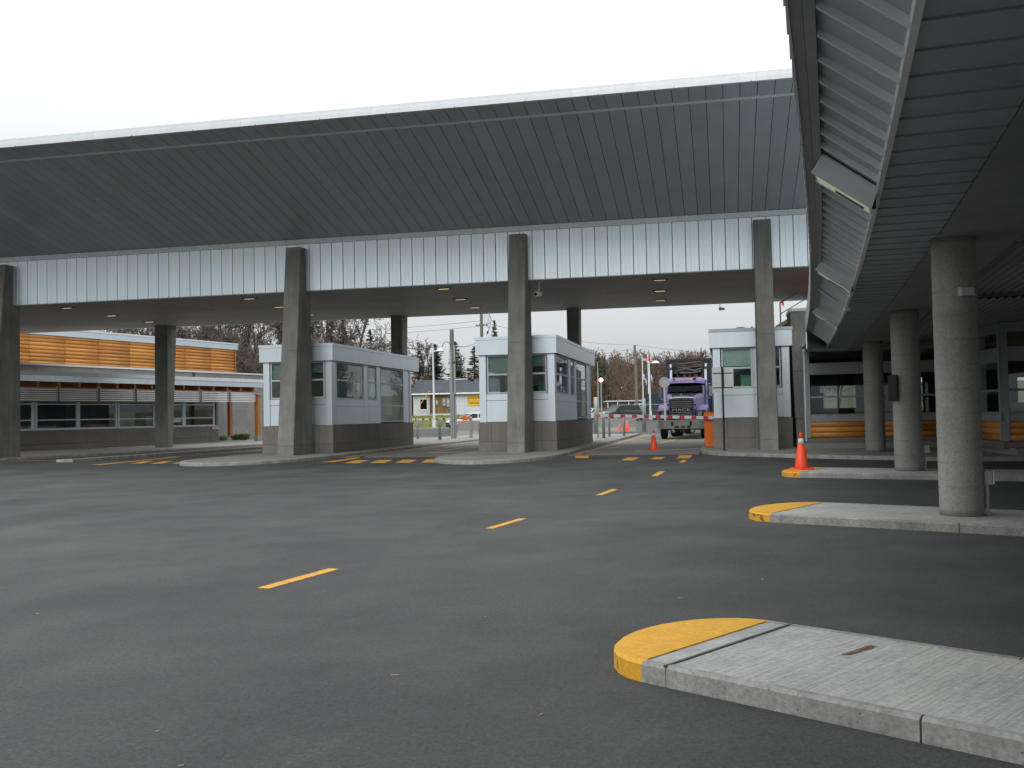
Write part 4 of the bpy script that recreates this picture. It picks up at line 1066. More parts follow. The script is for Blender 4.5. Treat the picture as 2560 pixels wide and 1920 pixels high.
ob('return_wall', 2.5, 2.62, 32.65, 41, .3, 3.4, 'panel')
# inside: floor, ceiling, partition walls with openings to the far windows
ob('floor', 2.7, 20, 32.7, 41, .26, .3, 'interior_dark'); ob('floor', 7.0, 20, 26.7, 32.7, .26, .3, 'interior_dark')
ob('ceiling', 2.7, 20, 32.7, 41, 3.3, 3.38, 'timber'); ob('ceiling', 7.0, 20, 26.7, 32.7, 3.3, 3.38, 'timber')
def pierced(v, us, z0, z1, holes, mat):
    u = us[0]
    for (h0, h1, hz0, hz1) in holes:
        ob('rear_wall', u, h0, v, v + .15, z0, z1, mat); ob('rear_wall', h0, h1, v, v + .15, z0, hz0, mat); ob('rear_wall', h0, h1, v, v + .15, hz1, z1, mat)
        f = ob('rear_window', (h0 + h1) / 2 - .03, (h0 + h1) / 2 + .03, v + .02, v + .1, hz0, hz1, 'frame'); ob('pane', h0, h1, v + .06, v + .065, hz0, hz1, 'glass_clear', f)
        u = h1
    ob('rear_wall', u, us[1], v, v + .15, z0, z1, mat)
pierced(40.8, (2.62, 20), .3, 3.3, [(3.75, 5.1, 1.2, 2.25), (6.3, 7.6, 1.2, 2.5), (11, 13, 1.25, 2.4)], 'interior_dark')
ob('counter', 3.0, 5.6, 34.2, 34.9, .3, 1.35, 'interior_dark'); ob('cabinet', 2.8, 3.4, 36, 36.6, .3, 1.9, 'interior_dark'); ob('counter', 7.6, 12, 28.2, 28.9, .3, 1.4, 'galv')
ob('wood_baffle', 3.0, 6.2, 35.0, 36.4, 2.86, 2.92, 'log'); ob('notice', 5.75, 6.0, 33.9, 33.92, 2.0, 2.35, 'shrub_yellow')
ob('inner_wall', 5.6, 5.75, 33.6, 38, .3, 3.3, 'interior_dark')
# upper storey of the office seen past the canopy edge: log gable under a sloping roof edge with a guard rail
def poly_part(nm, pts, v0, v1, mat):
    m = MB(); m.profile_y([(u - 6, z - .2) for u, z in pts], v0 - 34, v1 - 34); return m.build(nm, mat, office)
poly_part('upper_wall', [(2.3, 3.4), (20, 3.4), (20, 7.2), (6.9, 7.2), (2.3, 4.6)], 40.96, 46, 'wall_grey')
poly_part('roof_edge', [(2.1, 4.55), (6.9, 7.28), (6.9, 7.45), (2.1, 4.72)], 40.7, 46.2, 'panel_white')
for k in range(12):
    z = 4.35 + .168 * k; u0 = 2.35 + max(0, (z - 4.45)) * 1.77
    o = inst('log', lo_me, office, ((u0 + 8.5) / 2 - 6, 6.93, z - .2), (0, 0, 0), (8.5 - u0, 1, 1))
m = MB()
for u, z in ((2.3, 4.72), (3.9, 5.6), (5.6, 6.55)): m.tube((u - 6, 6.8, z - .2), (u - 6, 6.8, z + .75), .03, n=6)
m.tube((2.3 - 6, 6.8, 5.45), (5.6 - 6, 6.8, 7.28), .03, n=6); m.tube((2.3 - 6, 6.8, 5.0), (5.6 - 6, 6.8, 6.85), .02, n=6); m.build('guard_rail', 'galv', office)
# ---------------------------------------------------------------- small things on the ground
def cone(loc, h, label, rz=0.0):
    t = thing('traffic_cone', label, 'traffic cone', loc, rz)
    s = h / .72
    m = MB(); m.cham(-.18 * s, .18 * s, -.18 * s, .18 * s, 0, .035 * s, .02 * s); m.build('base', 'cone', t)
    k = lambda z: (.135 - .105 * (z - .035) / .685) * s
    m = MB(); m.lathe([(k(.035), .035 * s), (k(.05) * 1.02, .05 * s), (k(.50), .50 * s)], 24); m.build('body', 'cone', t, False)
    m = MB(); m.lathe([(k(.50) + .004, .50 * s), (k(.61) + .004, .61 * s)], 24); m.build('band', 'cone_band', t)
    m = MB(); m.lathe([(k(.61), .61 * s), (k(.715), .715 * s), (k(.715) * .6, .72 * s)], 24); m.build('tip', 'cone', t)
    for p in t.children:
        if p.name.startswith(('body', 'band', 'tip')):
            for q in p.data.polygons: q.use_smooth = len(q.vertices) == 4
    return t
cone((5.0, 34.92, .006), .70, 'orange cone with pale band standing in the lane before the truck')
cone((5.85, 19.95, .104), .74, 'orange cone with pale band on the yellow island nose', .4)
cone((7.44, 68.2, .12), .52, 'short orange cone at the foot of the concrete barrier block')
cone((7.85, 67.4, .12), .82, 'tall slim orange cone leaning near the barrier block')

def bollard(x, y, z, r, h, label, group='steel bollards at the ends of the booth islands'):
    t = thing('bollard', label, 'bollard', (x, y, z), 0, group)
    m = MB(); m.lathe([(r, 0), (r, h - .03), (r * .8, h), (r * .3, h + .015)], 14); o = m.build('pipe', 'galv', t)
    for q in o.data.polygons: q.use_smooth = len(q.vertices) == 4
    m = MB(); m.lathe([(r + .04, 0), (r + .04, .015), (r + .005, .02)], 14); m.build('flange', 'galv', t)
    return t
LB = 'short galvanised bollard standing below a striped barrier arm'
for x, y, r, h, LB in ((-5.78, 55.8, .07, 1.17, 'short bollard right behind the rear corner of the numbered booth'), (-5.38, 55.5, .07, 1.17, 'short bollard second from the numbered booth, before the lamp post'),
                       (-3.9, 52.4, .085, 1.15, 'stout short bollard left of the conduit pole'), (-2.42, 57.1, .065, 1.16, 'short bollard under the orange drive head'),
                       (4.58, 49.5, .075, 1.2, 'tallest short bollard beside the thick post at the middle booth'), (5.15, 52.4, .06, 1.05, 'slender short bollard in front of the concrete barrier block'),
                       (6.06, 53.5, .07, 1.03, 'short bollard between the two small far cones')):
    bollard(x, y, .098, r, h, LB, 'short bollards along the islands')
bollard(-3.82, 65.0, .098, .12, 2.15, 'tall steel post beside the grey utility pole', 'tall posts')
bollard(5.41, 63.5, .0, .14, 2.4, 'tall thick steel post next to the middle booth', 'tall posts')
bollard(8.9, 66.4, .0, .13, 2.3, 'tall thick steel post at the end of the concrete barrier block', 'tall posts')

def barrier_arm(parent, L, z, n, tip0=.0):
    """striped arm along local -x from 0 to -L"""
    m = MB(); m.box(-L, 0, -.05, -.012, z - .055, z + .055); a = m.build('arm', 'panel_white', parent)
    for k in range(n):
        x = -.35 - k * (L - .4) / n
        s = MB(); s.box(x - (L - .4) / n * .42, x, -.054, -.05, z - .05, z + .05); s.build('red_stripe', 'red', a)
    return a
# gate with the orange cabinet by the last booth
gt = thing('barrier_gate', 'orange barrier cabinet with striped arm lowered in front of the truck', 'barrier', (7.0, 34.55, .098), R(-7.5))
m = MB(); m.cham(-.25, .29, -.2, .2, 0, 1.19, .02); m.build('cabinet', 'orange', gt)
m = MB(); m.box(.0, .27, -.235, -.2, 1.05, 1.11); m.build('hinge_bar', 'galv', gt)
m = MB(); m.cham(-.265, .305, -.215, .215, 1.192, 1.21, .008); m.build('lid', 'orange', gt)
m = MB(); m.box(-.06, .22, -.30, -.2, .94, 1.06); m.build('arm_clamp', 'galv', gt)
arm = barrier_arm(gt, 4.1, 1.0, 9); arm.location = (.18, -.30, .0); arm.rotation_euler = (0, R(2.2), 0)
# octagonal sign clamped to that arm
sg = thing('octagonal_sign', 'back of a grey octagonal sign on a flat bar fixed to the barrier arm', 'sign', (5.33, 34.28, 1.08), R(-7.5))
m = MB(); m.box(-.035, .035, -.012, .012, -.04, 1.42); m.build('bar', 'sign_back', sg)
m = MB(); rr = .195; oc = [(rr * math.cos(R(22.5 + 45 * i)), rr * math.sin(R(22.5 + 45 * i))) for i in range(8)]
m.add([(x, -.016, 1.29 + z) for x, z in oc] + [(x, -.020, 1.29 + z) for x, z in oc], [tuple(range(8)), tuple(reversed(range(8, 16)))] + [(i, (i + 1) % 8, 8 + (i + 1) % 8, 8 + i) for i in range(8)]); m.build('plate', 'sign_back', sg)
m = MB(); m.tube((0, -.02, 1.42), (0, -.026, 1.42), .012, n=8); m.tube((0, -.02, 1.16), (0, -.026, 1.16), .012, n=8); m.build('bolt', 'dark_metal', sg)
# two blank plates on a black post
sg = thing('lane_sign', 'two blank metal plates side by side on a black post', 'sign', (6.60, 30.7, .098), R(-11))
m = MB(); m.tube((0, 0, 0), (0, 0, 2.62), .032, n=10); m.build('post', 'black', sg)
m = MB(); m.lathe([(.08, 0), (.08, .02), (.04, .03)], 12); m.build('foot', 'black', sg)
for a, b in ((-.32, -.035), (.05, .335)):
    m = MB(); m.box(a, b, .035, .042, 1.80, 2.60); m.build('plate', 'sign_back', sg)
m = MB(); m.box(-.3, .31, .02, .034, 2.4, 2.43); m.box(-.3, .31, .02, .034, 1.95, 1.98); m.build('rail', 'dark_metal', sg)
# gates further down the lanes
g2 = thing('barrier_gate', 'orange drive head on a post holding a striped arm across the far lane', 'barrier', (-2.45, 56.6, .098), R(-4))
m = MB(); m.box(-.06, .06, -.06, .06, 0, 1.05); m.build('post', 'galv', g2)
m = MB(); m.box(-.55, .10, -.09, .09, 1.05, 1.17); m.box(-.42, -.18, -.13, .13, 1.0, 1.25); m.build('drive_head', 'orange', g2)
m = MB(); m.box(-1.1, -.56, -.05, .05, 1.07, 1.16); m.build('arm_clamp', 'orange', g2)
arm = barrier_arm(g2, 3.6, 1.115, 8); arm.location = (-1.1, .03, 0)
g3 = thing('barrier_gate', 'orange arm holder on a post behind the middle booth', 'barrier', (4.35, 50.2, .098), R(-6))
m = MB(); m.box(-.04, .04, -.04, .04, 0, 1.06); m.build('post', 'galv', g3)
m = MB(); m.box(-.15, .32, -.06, .06, 1.06, 1.20); m.build('holder', 'orange', g3)
# concrete barrier blocks
def jersey(loc, rz, L, h, label):
    t = thing('barrier_block', label, 'barrier', loc, rz, 'concrete barrier blocks')
    pr = [(-.32, 0), (.32, 0), (.30, .1), (.15, .35), (.10, h), (-.10, h), (-.15, .35), (-.30, .1)]
    m = MB(); m.profile_x(pr, -L / 2, L / 2); m.build('block', 'walk', t)
    m = MB(); m.tube((-L / 2 + .4, -.11, h - .06), (-L / 2 + .4, -.11, h + .06), .02, n=6); m.tube((L / 2 - .4, -.11, h - .06), (L / 2 - .4, -.11, h + .06), .02, n=6); m.build('lifting_loop', 'galv', t)
jersey((7.2, 69.0, 0), R(-3), 2.9, 1.0, 'grey concrete barrier block behind two small cones')
jersey((-2.5, 67.4, 0), R(-5), 2.6, 1.02, 'grey concrete barrier block behind the orange drive head')

# ---------------------------------------------------------------- poles, lamps, wires
def street_lamp(loc, h, side, label, arm_len=.8, rz=0):
    t = thing('street_lamp', label, 'street lamp', loc, rz)
    m = MB(); m.cham(-.22, .22, -.22, .22, 0, .12, .03); m.build('base_plate', 'walk', t)
    m = MB(); m.lathe([(.17, .12), (.17, .9), (.11, .95), (.085, 3), (.07, h), (.03, h + .03)], 14); m.build('pole', 'panel_white', t)
    m = MB(); m.tube((0, 0, h - .12), (side * .3, 0, h - .16), .03, n=8); m.build('arm', 'panel_white', t)
    c = side * (.25 + arm_len / 2)
    m = MB(); m.lathe([(arm_len / 2, -.06), (arm_len / 2, -.03), (arm_len * .42, .06), (arm_len * .3, .16), (arm_len * .12, .22), (.02, .24)], 20, (c, 0, h - .17)); m.build('lamp_hood', 'panel_white', t, False)
    m = MB(); m.lathe([(arm_len * .4, -.085), (arm_len * .4, -.062)], 18, (c, 0, h - .17)); m.build('lamp_glass', 'galv', t)
street_lamp((-7.25, 90.5, g(-7.2, 90.5) - .05), 7.35, 1, 'white post lamp with dished hood on the grass verge')
street_lamp((14.75, 105, g(14.7, 105)), 6.3, 1, 'slim post lamp with dished hood beside the flagpoles', .9)
# grey utility pole with conduits and meter boxes
up = thing('utility_pole', 'utility pole sheathed in grey conduits beside the island bollards', 'pole', (-3.38, 55.8, .098))
m = MB(); m.tube((0, 0, 0), (0, 0, 6.2), .145, .12, 12); m.build('pole', 'pole_wood', up)
m = MB(); m.tube((.13, -.07, 0), (.12, -.07, 5.3), .06, n=8); m.tube((-.08, -.14, 0), (-.08, -.13, 5.0), .07, n=8); m.tube((.02, -.17, 0), (.02, -.15, 2.6), .05, n=8); m.build('conduit', 'galv', up)
m = MB(); m.box(-.2, .22, -.18, .12, 2.45, 2.5); m.box(-.2, .22, -.18, .12, 4.3, 4.35); m.build('strap', 'dark_metal', up)
m = MB()
for k in range(8):
    a0, a1 = math.pi * k / 8, math.pi * (k + 1) / 8
    m.tube((-.1 - .22 * (1 - math.cos(a0)), -.1, 5.3 + .25 * math.sin(a0) - .1 * k / 8), (-.1 - .22 * (1 - math.cos(a1)), -.1, 5.3 + .25 * math.sin(a1) - .1 * (k + 1) / 8), .018, n=5)
m.build('cable_loop', 'black', up)
def wooden_pole(loc, h, r, label, arms, lean=(0, 0)):
    t = thing('utility_pole', label, 'pole', loc)
    m = MB(); m.tube((0, 0, 0), (lean[0], lean[1], h), r, r * .72, 12); m.build('pole', 'pole_wood', t)
    for z in arms:
        m = MB(); m.box(lean[0] - .55, lean[0] + .55, -.16, -.06, z, z + .09); m.build('crossarm', 'pole_wood', t)
        for x in (-.5, -.2, .2, .5):
            m = MB(); m.lathe([(.03, 0), (.045, .03), (.03, .09), (.04, .12)], 8, (lean[0] + x, -.11, z + .09)); m.build('insulator', 'dark_metal', t)
    return t
pb = wooden_pole((-2.85, 95, g(-2.8, 95) - .1), 11.6, .19, 'greenish wooden pole carrying a pale transformer can', [9.6])
m = MB(); m.lathe([(.05, 9.75), (.26, 9.8), (.26, 10.75), (.20, 10.82), (.05, 10.85)], 16, (.52, -.05, 0)); m.build('transformer', 'panel_white', pb)
m = MB(); m.path([(.5, -.1, 9.8), (.75, -.1, 9.3), (.6, -.1, 8.9), (.45, -.1, 8.7)], .03, 5); m.path([(.8, -.1, 10.7), (.95, -.1, 10.2), (.8, -.1, 9.4)], .025, 5); m.build('lead_wire', 'black', pb)
m = MB(); m.tube((.55, -.1, 8.85), (.62, -.1, 9.1), .08, n=8); m.build('cutout', 'black', pb)
pc = wooden_pole((14.0, 110, g(14, 110)), 8.3, .2, 'weathered wooden pole with wires beside the flagpoles', [7.2], (-.12, 0))
m = MB(); m.lathe([(.16, 6.2), (.18, 6.7), (.1, 6.75)], 12, (-.35, -.1, 0)); m.build('transformer', 'galv', pc)
def wire(pts, r, label, sag=.4):
    P = []
    for a, b in zip(pts, pts[1:]):
        a, b = Vector(a), Vector(b)
        for k in range(12):
            t = k / 12; q = a.lerp(b, t); q.z -= sag * 4 * t * (1 - t); P.append(q)
    P.append(Vector(pts[-1]))
    m = MB(); m.path([tuple(p) for p in P], r, 4); o = m.build('overhead_wire', 'black')
    tag(o, label, 'wire', 'overhead wires')
wire([(-2.6, 95, 9.35), (-3.3, 55.9, 5.4)], .022, 'service cable sloping from transformer pole to conduit pole', .5)
wire([(-2.6, 95, 6.9), (-4.0, 110, 6.1), (-3.3, 112.5, 4.6)], .018, 'low service cable leading to the grey-roofed house', .3)
wire([(-2.85, 95, 10.6), (-35, 98, 10.2)], .014, 'upper thin wire running left from the transformer pole', .5)
wire([(-2.85, 95, 10.1), (-35, 98, 9.7)], .014, 'lower thin wire running left from the transformer pole', .5)
wire([(-2.4, 95, 10.4), (13.9, 110, 9.0), (45, 104, 5.8)], .014, 'thin wire joining the transformer pole and weathered pole', .5)
wire([(13.6, 110, 8.6), (-5, 88, 5.5)], .018, 'upper wire sloping down behind the middle booth', .3)
wire([(13.6, 110, 7.9), (-5, 88, 4.4)], .018, 'lower wire sloping down behind the middle booth', .4)
# lit round signal, thin pole, flagpoles
t = thing('signal_lamp', 'glowing round white lamp with red rim on a slim pole', 'signal', (7.27, 80, g(7, 80)))
m = MB(); m.tube((0, 0, 0), (0, 0, 3.75), .06, n=10); m.build('pole', 'galv', t)
m = MB(); m.tube((0, .1, 3.93), (0, -.06, 3.93), .20, n=20); m.build('housing', 'lamp_rim', t)
m = MB(); m.tube((0, -.061, 3.93), (0, -.08, 3.93), .165, n=20); m.build('lens', 'lamp_red', t)
t = thing('street_lamp', 'thin pole with short flat arm behind the middle booth', 'street lamp', (7.9, 90, g(8, 90)))
m = MB(); m.tube((0, 0, 0), (0, 0, 5.85), .07, .05, 10); m.build('pole', 'galv', t)
m = MB(); m.box(-.05, .7, -.08, .08, 5.75, 5.83); m.build('arm', 'dark_metal', t)
def flag_mesh(w, h, mats, seed, droop):
    rg = random.Random(seed); m = MB(); nx, nz = 12, 6; vs = []
    for j in range(nz + 1):
        for i in range(nx + 1):
            s, q = i / nx, j / nz
            x = w * s * (1 - .35 * droop); z = -h * q - droop * h * 1.1 * s * s
            y = .12 * math.sin(6.5 * s + 1.6 * q + seed) * s + .04 * math.sin(11 * s)
            vs.append((x, y, z))
    for j in range(nz):
        for i in range(nx):
            m.cur = mats[1](i / nx, j / nz)
            m.add([vs[j * (nx + 1) + i], vs[j * (nx + 1) + i + 1], vs[(j + 1) * (nx + 1) + i + 1], vs[(j + 1) * (nx + 1) + i]], [(0, 1, 2, 3)])
    return m
def flagpole(x, y, h, label, flags):
    z0 = g(x, y)
    t = thing('flagpole', label, 'flagpole', (x, y, z0))
    m = MB(); m.tube((0, 0, 0), (0, 0, h - .1), .075, .05, 10); m.build('pole', 'white', t)
    m = MB(); m.lathe([(.02, 0), (.07, .06), (.05, .13), (.01, .15)], 10, (0, 0, h - .1)); m.build('finial', 'galv', t)
    for z, w, hh, mats, sd, dr in flags:
        f = flag_mesh(w, hh, mats, sd, dr).build('flag', mats[0], t); f.location = (.06, 0, z)
stripes = (['flag_white', 'flag_red', 'flag_blue'], lambda s, q: 2 if (s < .4 and q < .5) else (1 if int(q * 7) % 2 == 0 else 0))
tri = (['flag_white', 'flag_red'], lambda s, q: 1 if (s < .27 or s > .73) else (1 if (.4 < s < .6 and .25 < q < .75) else 0))
blu = (['flag_white', 'flag_blue'], lambda s, q: 1 if (.4 < s < .62 or .35 < q < .6) else 0)
flagpole(15.36, 115, 7.45, 'white flagpole flying a limp striped flag over a white one', [(7.2, .8, .42, stripes, 1, .7), (5.2, .7, .6, blu, 4, 1.3)])
flagpole(16.02, 115, 7.7, 'white flagpole flying a limp red flag over a blue and white one', [(7.3, .9, .5, tri, 2, .8), (5.5, .7, .6, blu, 5, 1.2)])
flagpole(22.7, 84, 11.4, 'flagpole mostly hidden behind a concrete column, red flag tip showing', [(11.2, 1.1, .6, tri, 3, 1.0)])

# ---------------------------------------------------------------- white house, grey roof
hz = 1.5
house = thing('white_house', 'white clapboard house with dark grey roof and boarded meter bay', 'house', (-6, 112, hz), R(-2))
def hx(nm, x0, x1, y0, y1, z0, z1, mat, par=house): m = MB(); m.box(x0, x1, y0, y1, z0, z1); return m.build(nm, mat, par)
x0h, x1h = -5.3, 9.0
nb = 16
for (a, b) in ((x0h, -3.35), (-.75, x1h)):
    for k in range(nb):
        z = 2.5 * k / nb; m = MB(); m.hexa([(a, -.02), (b, -.02), (b, .1), (a, .1)], z, z + 2.5 / nb - .004, [(a, .0), (b, .0), (b, .1), (a, .1)]); m.build('clapboard', 'white_siding', house)
hx('wall_core', x0h, x1h, .1, 7, -.4, 2.5, 'white_siding'); hx('foundation', x0h - .02, x1h + .02, -.03, .1, -.6, -.002, 'walk')
hx('corner_trim', x0h - .02, x0h + .1, -.05, .1, 0, 2.5, 'white')
for k in range(9):
    a = -3.3 + .28 * k; hx('board', a + .004, a + .276, -.01, .1, .25, 2.5, 'ply')
hx('sill_board', -3.35, -.75, -.03, .1, .0, .24, 'white_siding')
hx('bay_side', -3.42, -3.32, -.35, .1, .2, 2.5, 'ply')
w = MB(); wx0, wx1, wz0, wz1 = -4.62, -3.68, .66, 1.98
for bb in ((wx0, wx1, wz0, wz0 + .1), (wx0, wx1, wz1 - .1, wz1), (wx0, wx0 + .09, wz0 + .1, wz1 - .1), (wx1 - .09, wx1, wz0 + .1, wz1 - .1)): w.box(bb[0], bb[1], -.07, -.0, bb[2], bb[3])
wf = w.build('window', 'white', house); hx('pane', wx0 + .09, wx1 - .09, -.045, -.035, wz0 + .1, wz1 - .1, 'glass_dark', wf)
hx('sill', wx0 - .05, wx1 + .05, -.1, -.071, wz0 - .05, wz0, 'white', wf)
m = MB(); ov = .35
e0, e1, ey0, ey1 = x0h - ov, x1h + .3, -ov - .2, 7.4
rz0 = 2.52; ridge = 4.25
vs = [(e0, ey0, rz0), (e1, ey0, rz0), (e1, ey1, rz0), (e0, ey1, rz0), (e0 + .3, 3.5, ridge), (-.2, 3.5, ridge - .05), (e1, 3.4, rz0 + .4)]
m.add(vs, [(0, 1, 5, 4), (1, 6, 5), (1, 2, 6), (2, 3, 4, 5, 6), (3, 0, 4), (0, 3, 2, 1)]); m.build('roof', 'shingle', house)
m = MB(); m.add([(1.2, 2.5, 2.6), (9.5, 2.5, 2.6), (9.5, 7, 4.5), (1.2, 7, 4.4), (1.2, 9, 2.6), (9.5, 9, 2.6)], [(0, 1, 2, 3), (3, 2, 5, 4), (0, 3, 4), (1, 5, 2), (0, 4, 5, 1)]); m.build('rear_roof', 'shingle', house)
hx('ridge_cap', -.9, .6, 3.35, 3.6, ridge - .04, ridge + .05, 'white', house)
hx('eave_board', e0, e1, ey0 - .03, ey0, rz0 - .10, rz0 + .06, 'white'); hx('soffit', e0, e1, ey0, .1, rz0 - .05, rz0 - .01, 'white_siding')
m = MB(); m.tube((-4.05, 1.0, 2.9), (-4.05, 1.0, 3.3), .05, n=8); m.build('vent_pipe', 'galv', house)
for (a, w_, z, h_) in ((-2.75, .28, 1.25, .5), (-1.95, .34, 1.1, .9), (-1.5, .34, 1.0, .95)):
    mt = hx('meter_box', a, a + w_, -.18, -.02, z, z + h_, 'galv')
    m = MB(); m.tube((a + w_ / 2, -.18, z + h_ * .6), (a + w_ / 2, -.27, z + h_ * .6), .10, n=14); m.build('meter_dial', 'panel_white', mt)
m = MB(); m.path([(-2.6, -.1, 1.75), (-2.6, -.1, 2.45)], .03, 6); m.path([(-1.78, -.1, 2.0), (-1.78, -.1, 2.45)], .04, 6); m.path([(-1.35, -.1, 1.95), (-1.3, -.1, 2.3), (-.8, -.1, 2.4)], .04, 6); m.path([(-1.35, -.1, 1.0), (-1.3, -.1, .8), (-.8, -.1, .75)], .04, 6); m.build('conduit', 'galv', house)
# yellow notice on the house wall
ys = thing('yellow_notice', 'large yellow notice board with brown lettering on the house wall', 'sign', (-5.15, 111.95, 2.55), R(-2))
m = MB(); m.box(0, 2.1, -.04, -.0, 0, 1.17); m.build('board', 'yellow_sign', ys)
rg = random.Random(11)
for z, h_ in ((.78, .22), (.2, .22)):                                        # words too blurred to read: word-shaped rows of strokes
    x = .1
    for wlen in ((3, 5, 3, 3, 2, 4) if z > .5 else (2, 5, 2, 4, 2, 4)):
        for _ in range(wlen):
            m = MB(); m.box(x, x + .026, -.046, -.041, z, z + h_); m.box(x + .026, x + .065, -.046, -.041, z + rg.choice((0, .09, .18)), z + rg.choice((.04, .13, .22)) + .0)
            if x < 1.98: m.build('lettering', 'brown_text', ys)
            x += .082
        x += .07
x = .12
while x < 2.0:
    m = MB(); m.box(x, x + .05, -.046, -.041, .55, .62); m.build('lettering', 'brown_text', ys); x += .16
gw = MB(); gw.tube((-9.35, 110.5, 4.3), (-10.9, 109.5, 1.9), .03, n=6); gy = gw.build('guy_guard', 'yellow_sign'); tag(gy, 'yellow guy-wire guard slanting before the house window', 'guy wire')

# ---------------------------------------------------------------- far low building and dark container
lowb = thing('low_building', 'low white building with lit openings behind parked vans', 'building', (16.6, 140, g(16, 140) - .2), 0)
m = MB(); m.box(-3, .8, 0, 4, 0, .9); m.box(-3, 3, 0, 4, 1.75, 2.1); m.build('wall', 'dark_wall', lowb)
m = MB(); m.box(.8, 3, -.1, 4, 0, 1.8); m.build('wall', 'white', lowb)
m = MB(); m.box(-3.2, 3.2, -.4, 4, 2.1, 2.25); m.build('roof', 'panel_white', lowb)
for x in (-2.2, -1.0, -.2): m = MB(); m.tube((x, -.1, 1.5), (x, -.15, 1.5), .1, n=10); m.build('lamp', 'amber', lowb)
for x in (-3, -1.6, .0): m = MB(); m.box(x - .05, x + .05, -.3, -.2, 0, 2.1); m.build('post', 'white', lowb)
ct = thing('shipping_container', 'dark blue container standing behind the purple truck', 'container', (16.6, 114, g(16.6, 114)), R(-8))
m = MB(); m.box(-1.1, 2.2, 0, 6, .1, 2.75); m.build('body', 'blue', ct)
m = MB()
for k in range(16): m.box(-1.08 + .205 * k, -1.0 + .205 * k, -.03, 0, .2, 2.65)
m.build('corrugation', 'blue', ct)
m = MB(); m.box(-1.15, 2.25, -.05, .05, 2.75, 2.85); m.build('top_rail', 'dark_metal', ct)
for x in (-.9, 1.9): m = MB(); m.box(x - .15, x + .15, .1, .5, -.05, .1); m.build('foot', 'dark_metal', ct)
# ---------------------------------------------------------------- vehicles
def wheel(parent, x, y, r, w, axis='x', rim='galv', name='wheel'):
    m = MB(); prf = [(r * .62, -w / 2), (r * .9, -w / 2), (r, -w * .36), (r, w * .36), (r * .9, w / 2), (r * .62, w / 2)]
    m.lathe(prf, 26)
    rot = Matrix.Rotation(math.pi / 2, 4, 'Y' if axis == 'x' else 'X')
    m.v = [tuple((rot @ Vector(q)) + Vector((x, y, r))) for q in m.v]
    t = m.build(name, 'rubber', parent)
    m = MB(); m.lathe([(r * .6, -w / 2 - .004), (r * .6, -w * .38), (r * .22, -w * .3), (r * .2, -w * .62), (.01, -w * .64)], 20); m2 = MB(); m2.lathe([(.01, w * .64), (r * .2, w * .62), (r * .22, w * .3), (r * .6, w * .38), (r * .6, w / 2 + .004)], 20)
    m.add(m2.v, m2.f); m.v = [tuple((rot @ Vector(q)) + Vector((x, y, r))) for q in m.v]
    m.build('rim', rim, t)
    return t
truck = thing('logging_truck', 'purple long-nosed truck with blue log trailer waiting in the lane', 'truck', (8.62, 49.35, 0), R(-16))
def tb(nm, x0, x1, y0, y1, z0, z1, mat, par=truck, c=.0):
    m = MB()
    m.cham(x0, x1, y0, y1, z0, z1, c) if c else m.box(x0, x1, y0, y1, z0, z1)
    return m.build(nm, mat, par)
# bumper
m = MB(); bp = [(-1.2, -1.0), (-1.2, -1.16), (-1.12, -1.28), (-.9, -1.33), (.9, -1.33), (1.12, -1.28), (1.2, -1.16), (1.2, -1.0)]
m.hexa(bp, .50, .93); bum = m.build('bumper', 'steel', truck)
for x, z, w, h in ((-.44, .74, .12, .20), (.46, .74, .12, .20), (-.22, .585, .2, .10), (.08, .585, .16, .09), (.36, .585, .2, .10)):
    tb('slot', x - w / 2, x + w / 2, -1.335, -1.325, z - h / 2, z + h / 2, 'black', bum)
for x in (-.4, .52):
    m = MB(); m.tube((x, -1.2, .40), (x, -1.27, .40), .085, .085, 16); m.build('fog_lamp', 'chrome', bum)
tb('undercarriage', -.55, .55, -.95, 4.0, .42, .86, 'black'); tb('axle', -.85, .85, -.1, .1, .42, .6, 'black')
for x in (-1.0, 1.0): wheel(truck, x, 0, .52, .30)
for x in (-.95, .95):
    for y in (4.6, 5.9): wheel(truck, x, y, .52, .5)
# hood with flared fenders
m = MB()
fr_ = [(-.60, -1.02), (.60, -1.02), (.92, .75), (-.92, .75)]
vs = [(-.62, -1.02, 1.0), (.62, -1.02, 1.0), (.95, .8, 1.0), (-.95, .8, 1.0), (-.62, -1.0, 1.88), (.62, -1.0, 1.88), (.98, .8, 2.10), (-.98, .8, 2.10), (-.55, -.93, 1.99), (.55, -.93, 1.99), (.86, .8, 2.20), (-.86, .8, 2.20)]
m.add(vs, [(3, 2, 1, 0), (0, 1, 5, 4), (1, 2, 6, 5), (3, 0, 4, 7), (4, 5, 9, 8), (5, 6, 10, 9), (7, 4, 8, 11), (8, 9, 10, 11), (2, 3, 7, 11, 10, 6)])
hood = m.build('hood', 'purple', truck, bevel=.03)
m = MB(); m.add([(-.50, -.90, 2.0), (.50, -.90, 2.0), (.66, .78, 2.21), (-.66, .78, 2.21), (-.50, -.90, 1.98), (.50, -.90, 1.98), (.66, .78, 2.19), (-.66, .78, 2.19)], [(0, 1, 2, 3), (7, 6, 5, 4), (0, 4, 5, 1), (1, 5, 6, 2), (2, 6, 7, 3), (3, 7, 4, 0)]); m.build('hood_stripe', 'black', hood)
m = MB(); m.path([(-.60, -1.045, 1.80), (-.57, -1.03, 1.94), (-.3, -1.02, 1.98), (.3, -1.02, 1.98), (.57, -1.03, 1.94), (.60, -1.045, 1.80)], .032, 8); m.build('hood_trim', 'chrome', hood)
m = MB(); m.path([(-.60, -1.0, 1.93), (-.93, .7, 2.13)], .02, 6); m.path([(.60, -1.0, 1.93), (.93, .7, 2.13)], .02, 6); m.build('edge_trim', 'chrome', hood)
